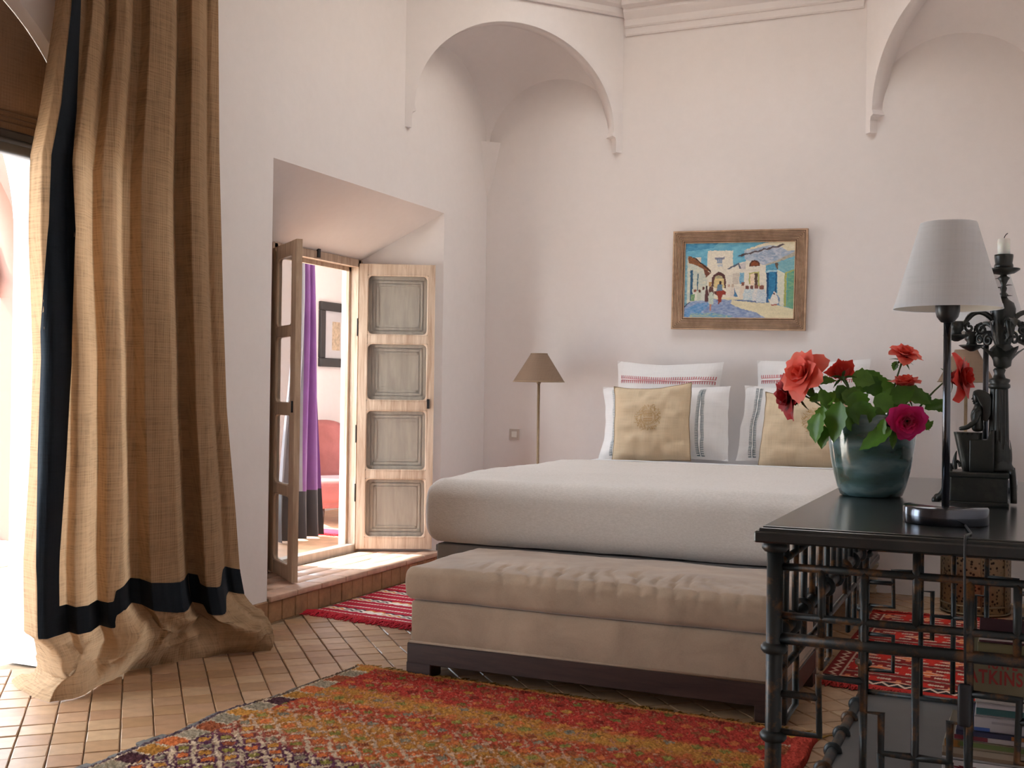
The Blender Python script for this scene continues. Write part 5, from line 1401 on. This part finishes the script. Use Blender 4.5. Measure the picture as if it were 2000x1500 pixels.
def AX(ax, az, ay):
    d = Vector((VX, VY, 0)).normalized(); r = Vector((d.y, -d.x, 0)); return r * ax + d * ay + Vector((0, 0, az))
PXM = .001683     # metres per picture pixel at the vase
def q(px_, py_): return (px_ - 1706) * PXM, (970 - py_) * PXM
def rp(px_, py_, dy=0.0): return V3(*q(px_, py_), dy)
def lf(x0, y0, x1, y1, W, dy=-.10, tdy=None, n=(-.1, -.85, .5)):
    a, b = q(x0, y0), q(x1, y1); return LF(a[0], a[1], b[0], b[1], W * PXM, dy, tdy, n)
rose(rp(1580, 740, -.07), AX(-.55, .25, -.8), .066, m_coral, 'large open coral rose at the left front of the bouquet', 21, 'star', [
    lf(1612, 768, 1633, 808, 24, -.09), lf(1600, 780, 1585, 768, 16, -.05), lf(1618, 800, 1612, 835, 26, -.08), lf(1640, 790, 1668, 762, 26, -.02), lf(1596, 752, 1640, 748, 20, .0)])
rose(rp(1553, 780, .0), AX(-.75, -.10, -.45), .064, m_crimson, 'dark crimson rose drooping behind the large coral rose', 22, 'star', [
    lf(1590, 790, 1618, 778, 22, .0), lf(1572, 770, 1560, 800, 18, .03)])
rose(rp(1650, 735, -.03), AX(-.1, .55, .55), .047, m_scarlet, 'scarlet rose facing away at the back left of the bouquet', 23, 'open', [
    lf(1668, 742, 1712, 752, 40, -.02), lf(1690, 742, 1724, 780, 36, .0), lf(1650, 775, 1700, 792, 40, -.05), lf(1642, 760, 1672, 800, 30, -.04)])
rose(rp(1764, 699, .03), AX(.25, .85, -.4), .044, m_coral, 'small coral rose on the tallest stem, upper right', 24, 'star', [lf(1750, 712, 1744, 730, 14, .02)], bend=.2)
rose(rp(1766, 755, -.02), AX(-.05, .8, -.2), .048, m_coral, 'coral rose seen from the side below the tallest rose', 25, 'open', [
    lf(1740, 790, 1780, 762, 44, -.06), lf(1758, 765, 1812, 790, 34, -.04), lf(1725, 770, 1760, 800, 40, -.05), lf(1790, 770, 1815, 800, 22, .0)])
rose(rp(1864, 742, .02), AX(.85, .10, -.35), .058, m_scarlet, 'deep red rose leaning far right behind the lamp stem', 26, 'star', [
    lf(1800, 802, 1842, 784, 24, -.03), lf(1815, 798, 1846, 800, 22, -.02), lf(1796, 806, 1808, 842, 12, -.05)], bend=.1)
rose(rp(1768, 825, -.15), AX(.05, -.10, -1), .060, m_magenta, 'full magenta rose facing forward over the vase rim', 27, 'full', [
    lf(1742, 838, 1682, 876, 34, -.155, -.15), lf(1728, 820, 1716, 866, 18, -.15), lf(1800, 840, 1812, 822, 12, -.13), lf(1745, 842, 1742, 876, 14, -.15)], npet=26)
rose(rp(1776, 778, .05), AX(.2, .5, -.4), .032, m_scarlet, 'half-hidden red rose among the leaves under the coral rose', 28, 'open', [
    lf(1650, 790, 1634, 866, 46, -.14, -.15, (-.35, -.9, .2)), lf(1612, 812, 1602, 868, 40, -.13, -.14, (-.5, -.8, .2)), lf(1688, 788, 1690, 838, 50, -.13, -.14, (0, -.95, .25)),
    lf(1720, 800, 1698, 846, 44, -.12, -.13, (.2, -.9, .3)), lf(1660, 800, 1676, 850, 30, -.13), lf(1622, 836, 1615, 880, 26, -.13), lf(1640, 775, 1612, 800, 26, -.08), lf(1710, 780, 1745, 806, 40, -.09), lf(1738, 778, 1716, 740, 34, .03), lf(1700, 770, 1676, 742, 34, .04),
    lf(1672, 772, 1690, 812, 44, -.07), lf(1636, 792, 1664, 770, 36, -.04), lf(1750, 800, 1782, 812, 30, -.06), lf(1720, 760, 1696, 728, 30, .02)])

# ------------------------------------------------------------------ bronze candelabrum with a seated figure
m_bronze = mat_worn('dark_bronze', (.012, .013, .010), (.036, .035, .026), .40, .50, .72, 14, spec=.5)
CY = 3.665
cd = empty('candelabrum', (-.09, CY, HT)); tag(cd, 'dark bronze candelabrum with a seated figure against a fluted column', 'candelabrum')
def silh(poly, w, name, y0=CY, bev=.004, seg=2, mm=None):
    mb = MB().prism(poly, lambda x, z: (x, y0 - w, z), lambda x, z: (x, y0 + w, z))
    if bev: mb.bevel(bev, seg)
    return ob(name, mb, mm or m_bronze, cd)
pl = MB().rbox(-.172, CY - .075, HT + .012, -.014, CY + .075, HT + .088, .004, 2, smooth=False).rbox(-.176, CY - .08, HT, -.010, CY + .08, HT + .014, .004, 2, smooth=False).rbox(-.176, CY - .08, HT + .084, -.010, CY + .08, HT + .10, .004, 2, smooth=False)
ob('plinth', pl, m_bronze, cd)
for sg in (-1, 1):      # scroll feet
    pts = [(-.178, CY + sg * .05, HT + .118 - k * .010) for k in range(3)] + bez((-.180, CY + sg * .05, HT + .09), (-.180, CY + sg * .05, HT + .03), (-.212, CY + sg * .05, HT + .012), 8)
    ob('foot', MB().tube(pts, [.006, .011, .013] + [.013, .012, .011, .011, .011, .011, .011, .011, .009], 10).lathe([(0, -.012), (.012, -.006), (.012, .006), (0, .012)], (-.212, CY + sg * .05, HT + .012), 12, axis='Y'), m_bronze, cd)
    pts = bez((-.004, CY + sg * .05, HT + .11), (.002, CY + sg * .05, HT + .06), (.002, CY + sg * .05, HT + .012), 8)
    ob('foot', MB().tube(pts, .009, 8), m_bronze, cd)
z0 = HT + .10
# stepped throne and pleated robe
silh([(-.120, z0), (-.052, z0), (-.052, 1.245), (-.064, 1.245), (-.072, 1.215), (-.120, 1.215)], .052, 'throne', bev=.003)
robe = MB()
def robep(u, v):      # horizontal sections of the seated lower body, front edge slopes from the knees in to the feet
    z = lerp(z0, 1.236, v); xf_ = lerp(-.139, -.166, v ** .9); xb = -.085; hw = lerp(.036, .046, v)
    a = 2 * PI * u; cxm, hx = (xf_ + xb) / 2, (xb - xf_) / 2
    ca_, sa = math.cos(a), math.sin(a); k = 1 / max(abs(ca_) ** 4 + abs(sa) ** 4, 1e-6) ** .25
    rib = 1 + .03 * math.sin(a * 18) * (1 - v)
    return (cxm + hx * ca_ * k * rib, CY + hw * sa * k * rib, z)
robe.grid(robep, 60, 14); robe.add([robep(k / 40, 1) for k in range(40)], [tuple(range(40))])
ob('robe', robe, m_bronze, cd)
# torso, arms and head: one skinned figure
def skin(name, pts, edges, radii, m, parent, root=0, sub=2):
    me = bpy.data.meshes.new(name); o0 = wl(parent)
    me.from_pydata([(Vector(p) - o0)[:] for p in pts], edges, [])
    o = link(name, me, m, parent, o0); sk = o.modifiers.new('skin', 'SKIN'); sk.use_smooth_shade = True
    for i, v in enumerate(me.skin_vertices[0].data):
        r = radii[i]; v.radius = r if isinstance(r, tuple) else (r, r); v.use_root = (i == root)
    s = o.modifiers.new('sub', 'SUBSURF'); s.levels = sub; s.render_levels = sub
    return o
fp = [(-.098, CY, 1.235), (-.099, CY, 1.262), (-.102, CY, 1.288), (-.100, CY, 1.306), (-.098, CY, 1.322), (-.099, CY, 1.338), (-.098, CY, 1.352),
      (-.100, CY - .026, 1.300), (-.104, CY - .032, 1.270), (-.128, CY - .030, 1.250), (-.152, CY - .024, 1.246),
      (-.100, CY + .026, 1.300), (-.104, CY + .032, 1.270), (-.128, CY + .030, 1.250), (-.152, CY + .024, 1.246), (-.158, CY - .018, 1.236), (-.158, CY + .018, 1.236)]
fe = [(0, 1), (1, 2), (2, 3), (3, 4), (4, 5), (5, 6), (3, 7), (7, 8), (8, 9), (9, 10), (3, 11), (11, 12), (12, 13), (13, 14)]
fp, frr = fp[:15], [(.030, .022), (.021, .018), (.026, .022), (.020, .018), .0085, .0135, .010, .012, .0095, .008, .006, .012, .0095, .008, .006]
skin('figure', fp, fe, frr, m_bronze, cd)
# face profile and heavy wig falling behind the shoulders
hd = MB().lathe([(0, -.021), (.008, -.018), (.0125, -.006), (.014, .006), (.012, .016), (0, .022)], (-.101, CY, 1.340), 16)
hd.prism([(-.112, 1.345), (-.1185, 1.336), (-.113, 1.333), (-.1155, 1.329), (-.112, 1.326), (-.113, 1.321), (-.104, 1.319), (-.104, 1.348)], lambda x, z: (x, CY - .004, z), lambda x, z: (x, CY + .004, z))
ob('head', hd, m_bronze, cd)
wig = MB().prism([(-.114, 1.350), (-.112, 1.360), (-.100, 1.366), (-.082, 1.363), (-.066, 1.352), (-.060, 1.335), (-.062, 1.290), (-.072, 1.268), (-.086, 1.272), (-.088, 1.310), (-.098, 1.330), (-.104, 1.344)], lambda x, z: (x, CY - .019, z), lambda x, z: (x, CY + .019, z)).bevel(.006, 3)
ob('headdress', wig, m_bronze, cd)
# side ornament at the feet
orn = MB().tube(bez((-.158, CY - .02, z0 + .004), (-.166, CY - .02, z0 + .03), (-.156, CY - .02, z0 + .06), 8), [.004, .006, .007, .007, .006, .005, .004, .003, .001], 6).tube(bez((-.156, CY - .02, z0 + .03), (-.148, CY - .02, z0 + .026), (-.146, CY - .02, z0 + .012), 6), .004, 6)
ob('ornament', orn, m_bronze, cd)
# fluted column
KX = -.041
colm = MB()
def flute(u, v):
    z = lerp(1.165, 1.372, v); r = lerp(.0285, .0235, v) * (1 + .05 * math.cos(2 * PI * u * 14)); a = 2 * PI * u
    return (KX + r * math.cos(a), CY + r * math.sin(a), z)
colm.grid(flute, 112, 4)
colm.lathe([(.043, z0), (.043, z0 + .014), (.038, z0 + .022), (.034, z0 + .04), (.031, 1.17), (.028, 1.176)], (KX, CY, 0), 28).lathe([(.0235, 1.366), (.031, 1.372), (.031, 1.380), (.026, 1.384), (.030, 1.390), (.030, 1.396), (.018, 1.400), (.014, 1.412), (.018, 1.424), (.013, 1.430)], (KX, CY, 0), 28)
ob('column', colm, m_bronze, cd)
lf_m = lambda L, W, c: leaf_mesh(L, W, .3, c, random.Random(1))
base_l = MB()
for k in range(8):
    a = 2 * PI * k / 8; m4 = Matrix.Translation((KX, CY, z0 + .02)) @ Matrix.Rotation(a, 4, 'Z') @ Matrix.Translation((.036, 0, 0)) @ Matrix.Rotation(-1.45, 4, 'Y')
    mb_ = lf_m(.075, .03, -.2).xf(m4); base_l.add(mb_.v, mb_.f, True)
ob('acanthus', base_l, m_bronze, cd, recalc=False)
# bulbous leafed stem, urn, arms
ob('stem', MB().lathe([(.012, 1.428), (.024, 1.436), (.026, 1.452), (.034, 1.470), (.036, 1.486), (.022, 1.50), (.020, 1.53), (.028, 1.56), (.035, 1.590), (.036, 1.606), (.030, 1.624), (.016, 1.634), (.009, 1.645)], (KX + .008, CY, 0), 28), m_bronze, cd)
lv = MB()
for ring_, (zz, r0, L, W, tl, bn, n_) in enumerate(((1.448, .022, .065, .034, -1.0, .25, 7), (1.490, .020, .085, .034, -1.25, -.10, 8), (1.540, .026, .07, .030, -1.35, -.15, 8))):
    for k in range(n_):
        a = 2 * PI * (k + .5 * ring_) / n_; m4 = Matrix.Translation((KX + .008, CY, zz)) @ Matrix.Rotation(a, 4, 'Z') @ Matrix.Translation((r0, 0, 0)) @ Matrix.Rotation(tl, 4, 'Y'); mb_ = lf_m(L, W, bn).xf(m4); lv.add(mb_.v, mb_.f, True)
ob('acanthus', lv, m_bronze, cd, recalc=False)
def arm(a, z_start, reach, z_end, cup=True, sc=1.0):
    d = Vector((math.cos(a), math.sin(a), 0)); o_ = Vector((KX + .008, CY, 0))
    def P(r, z): p = o_ + d * r; return (p.x, p.y, z)
    mb = MB().tube(bez(P(.03, z_start), P(reach * .55, z_start + .045), P(reach * .78, z_start - .004), 10) + bez(P(reach * .80, z_start - .008), P(reach * .98, z_start - .030), P(reach, z_end), 8), [.008] * 10 + [.0065] * 10, 8)
    for t_, rr_ in ((.45, .018), (.72, .014)):
        mb.tube([P(reach * t_ + rr_ * math.sin(k / 12 * 2 * PI * 1.2) * (1 - k / 16), z_start - .012 - rr_ + rr_ * math.cos(k / 12 * 2 * PI * 1.2) * (1 - k / 16)) for k in range(13)], [.0045] * 12 + [.002], 6)
    for k in range(3):
        m4 = Matrix.Translation(Vector(P(.035 + k * .022, z_start + .006 + .008 * k))) @ Matrix.Rotation(a, 4, 'Z') @ Matrix.Rotation(-.7 + .5 * k, 4, 'Y'); lm = lf_m(.04, .022, .4).xf(m4); mb.add(lm.v, lm.f, True)
    am = ob('arm', mb, m_bronze, cd, recalc=False)
    if cup:
        pz_ = z_end; c_ = P(reach, 0)
        ob('drip_pan', MB().lathe([(.006, pz_ - .012), (.026, pz_ - .002), (.038, pz_ + .006), (.036, pz_ + .008), (.02, pz_ + .004), (0, pz_ + .003)], (c_[0], c_[1], 0), 24), m_bronze, am, at=wl(cd))
        ob('candle_cup', MB().lathe([(.008, pz_ + .002), (.016, pz_ + .010), (.014, pz_ + .016), (.021, pz_ + .024), (.020, pz_ + .048), (.017, pz_ + .048), (.016, pz_ + .02), (0, pz_ + .018)], (c_[0], c_[1], 0), 20), m_bronze, am, at=wl(cd))
arm(PI + .35, 1.575, .135, 1.520); arm(PI - .75, 1.545, .12, 1.495); arm(.30, 1.575, .125, 1.545); arm(-1.25, 1.552, .07, 1.52, False); arm(.95, 1.55, .12, 1.51)
mb = MB().lathe([(.009, 1.640), (.014, 1.648), (.007, 1.656), (.010, 1.668), (.006, 1.676), (.012, 1.690), (.018, 1.699), (.010, 1.704), (.007, 1.712), (.012, 1.718)], (-.032, CY, 0), 20).tube(bez((KX + .008, CY, 1.628), (-.034, CY, 1.636), (-.032, CY, 1.645), 5), .008, 8)
for sg, zz in ((-1, 1.665), (1, 1.672), (-1, 1.692), (1, 1.640)):
    m4 = Matrix.Translation((-.032, CY, zz)) @ Matrix.Rotation(0 if sg > 0 else PI, 4, 'Z') @ Matrix.Rotation(-.5, 4, 'Y'); lm = lf_m(.024, .016, .3).xf(m4); mb.add(lm.v, lm.f, True)
ob('spindle', mb, m_bronze, cd, recalc=False)
ob('drip_pan', MB().lathe([(.008, 1.708), (.030, 1.712), (.045, 1.722), (.0455, 1.726), (.040, 1.726), (.02, 1.722), (0, 1.722)], (-.032, CY, 0), 32), m_bronze, cd)
ob('candle_cup', MB().lathe([(.010, 1.720), (.022, 1.724), (.027, 1.732), (.026, 1.738), (.024, 1.742), (.0265, 1.762), (.0265, 1.768), (.020, 1.768), (.019, 1.745), (0, 1.744)], (-.032, CY, 0), 28), m_bronze, cd)
cn = empty('candle', (-.032, CY, 1.745)); tag(cn, 'short white candle with a bent wick on top of the candelabrum', 'candle')
m_wax = mat('white_wax', (.78, .77, .72), .35, .03, 8); m_wax.node_tree.nodes['Principled BSDF'].inputs['Subsurface Weight'].default_value = .3; m_wax.node_tree.nodes['Principled BSDF'].inputs['Subsurface Scale'].default_value = .02
ob('wax', MB().lathe([(0, 1.7455), (.0183, 1.7455), (.0175, 1.812), (.016, 1.816), (.006, 1.813), (0, 1.813)], (-.032, CY, 0), 28), m_wax, cn)
ob('wick', MB().tube(bez((-.032, CY, 1.812), (-.032, CY, 1.826), (-.022, CY, 1.832), 6), .0012, 6), m_socket, cn)

# ------------------------------------------------------------------ books on the low shelf
def book(x0, x1, y0, y1, z, h, cover, label, rot=0.0, page=(.62, .56, .46), spine=None, ext=.004):
    e = empty('book', ((x0 + x1) / 2, (y0 + y1) / 2, z)); tag(e, label, 'book', 'books piled on the low shelf of the dark table')
    cm = mat('cover', cover, .45, .05, 9)
    t_ = min(.004, h * .15); m4 = Matrix.Translation(((x0 + x1) / 2, (y0 + y1) / 2, 0)) @ Matrix.Rotation(rot, 4, 'Z') @ Matrix.Translation((-(x0 + x1) / 2, -(y0 + y1) / 2, 0))
    cv = MB().rbox(x0, y0, z, x1, y1, z + t_, .001, 1, smooth=False).rbox(x0, y0, z + h - t_, x1, y1, z + h, .001, 1, smooth=False).rbox(x0, y0, z, x1, y0 + t_, z + h, .001, 1, smooth=False)
    ob('cover', cv.xf(m4), cm, e)
    ob('pages', MB().box(x0 + ext, y0 + t_, z + t_, x1 - ext, y1 - ext, z + h - t_).xf(m4), mat('pages', page, .8, .10, 3, .2, 200, stretch=(1, 1, 60)), e)
    if spine:
        for (sx0, sx1, sz0, sz1, c) in spine: ob('spine_label', MB().box(lerp(x0, x1, sx0), y0 - .0006, z + h * sz0, lerp(x0, x1, sx1), y0 + .001, z + h * sz1).xf(m4), mat('spine_print', c, .5, 0), e)
    return e
KY = 2.865
zz = .166
specs = [(-.165, .10, .085, (.20, .17, .15), 'thick brown book at the very bottom of the book pile', None),
         (-.155, .105, .095, (.42, .40, .37), 'pale grey book second from the bottom of the book pile', None),
         (-.150, .10, .098, (.25, .20, .15), 'tan book under the white book with the red flower', None)]
for x0, x1, h, c, lb, sp in specs: book(x0, x1, KY + .02, KY + .32, zz, h, c, lb, 0, spine=sp); zz += h + .0005
# white art book with a red flower on cover and spine
wb = book(-.148, .10, KY, KY + .33, zz, .042, (.66, .64, .65), 'white art book with a dark red flower printed on it', 0.0, (.66, .62, .58)); zw = zz; zz += .0425
fl_ = MB(); rr = random.Random(5)
for (a, L, W) in ((2.7, .055, .018), (2.2, .045, .016), (.5, .055, .02), (-.1, .05, .016), (1.3, .04, .02), (3.3, .05, .014)):
    n = 8; pts = [(.0 + math.cos(a) * L * k / n, math.sin(a) * L * k / n) for k in range(n + 1)]; nx, ny = -math.sin(a), math.cos(a)
    A = [(-.085 + x + nx * W * .5 * math.sin(PI * k / n), KY - .0008, zw + .021 + .6 * (z_ + ny * W * .5 * math.sin(PI * k / n)) * .32) for k, (x, z_) in enumerate(pts)]
    B_ = [(-.085 + x - nx * W * .5 * math.sin(PI * k / n), KY - .0008, zw + .021 + .6 * (z_ - ny * W * .5 * math.sin(PI * k / n)) * .32) for k, (x, z_) in enumerate(pts)]
    fl_.add(A + B_, [(k, k + 1, n + 2 + k, n + 1 + k) for k in range(n)])
    T_ = [(-.085 + x * .9 + nx * W * .5 * math.sin(PI * k / n), KY + .045 + z_ * .55 + ny * W * .5 * math.sin(PI * k / n), zw + .0428) for k, (x, z_) in enumerate(pts)]
m_flower = mat('dark_red_print', (.20, .012, .025), .5, .2, 30)
o = ob('flower_print', fl_, m_flower, wb, recalc=False)
rest = [(-.146, .09, .024, (.40, .33, .25), 'beige paperback above the white flower book', [(.0, 1, .0, .35, (.26, .18, .12))]),
        (-.140, .10, .020, (.27, .22, .15), 'brown and green striped book in the middle of the pile', [(.12, 1, .30, .85, (.13, .18, .05)), (0, .14, .1, .9, (.36, .15, .03))]),
        (-.120, .095, .012, (.50, .46, .46), 'thin book with a dark red label on its white spine', [(.0, .34, .1, .9, (.18, .015, .03)), (.34, 1, .4, .9, (.55, .5, .52))]),
        (-.118, .10, .011, (.03, .03, .08), 'thin navy and orange book in the pile', [(.55, 1, .1, .9, (.42, .14, .03))]),
        (-.078, .11, .036, (.52, .50, .53), 'pale book with blue corner under the teal-striped book', [(0, .18, .02, .25, (.05, .12, .42)), (.2, 1, .55, .7, (.36, .34, .38))]),
        (-.076, .11, .030, (.55, .52, .55), 'white book with a teal stripe along its spine', [(0, 1, .1, .62, (.03, .12, .13))]),
        (-.074, .11, .020, (.56, .54, .52), 'white book with a black line, just under the lettered book', [(0.05, 1, .40, .62, (.03, .03, .03))])]
for x0, x1, h, c, lb, sp in rest: book(x0, x1, KY + RNG.uniform(0, .012), KY + .27, zz, h, c, lb, RNG.uniform(-.02, .02), spine=sp); zz += h + .0005
kb = book(-.094, .118, KY - .004, KY + .30, zz, .090, (.20, .165, .095), 'thick tan book with large red lettering on its spine', 0.0); zk = zz; zz += .0905
m_redink = mat('red_lettering', (.36, .03, .025), .55, .05)
def lettering(txt, x, z, size, parent, m, y, xs=.72):
    cu = bpy.data.curves.new('lettering', 'FONT'); cu.body = txt; cu.size = size; cu.extrude = .0004; cu.space_character = 1.12; cu.offset = .0010
    t0 = bpy.data.objects.new('lettering', cu); COL.objects.link(t0); dg = bpy.context.evaluated_depsgraph_get()
    me = bpy.data.meshes.new_from_object(t0.evaluated_get(dg)); bpy.data.objects.remove(t0)
    me.transform(Matrix.Translation((x, y, z)) @ Matrix.Diagonal((xs, 1, 1, 1)) @ Matrix.Rotation(PI / 2, 4, 'X')); me.transform(Matrix.Translation(-wl(parent)))
    return link('lettering', me, m, parent, wl(parent))
lettering('ATKINSON', -.0925, zk + .030, .044, kb, m_redink, KY - .0046)
lettering('KATE', -.050, zk + .066, .034, kb, m_redink, KY - .0046)
book(-.070, .112, KY + .01, KY + .29, zz, .030, (.26, .23, .12), 'olive book lying on top of the lettered book', -.02, (.55, .50, .36)); zz += .0305
book(-.072, .105, KY + .015, KY + .27, zz, .012, (.10, .02, .03), 'thin dark red book topmost on the pile', .02, (.70, .66, .66), [(.0, 1, .45, .95, (.62, .58, .58))])
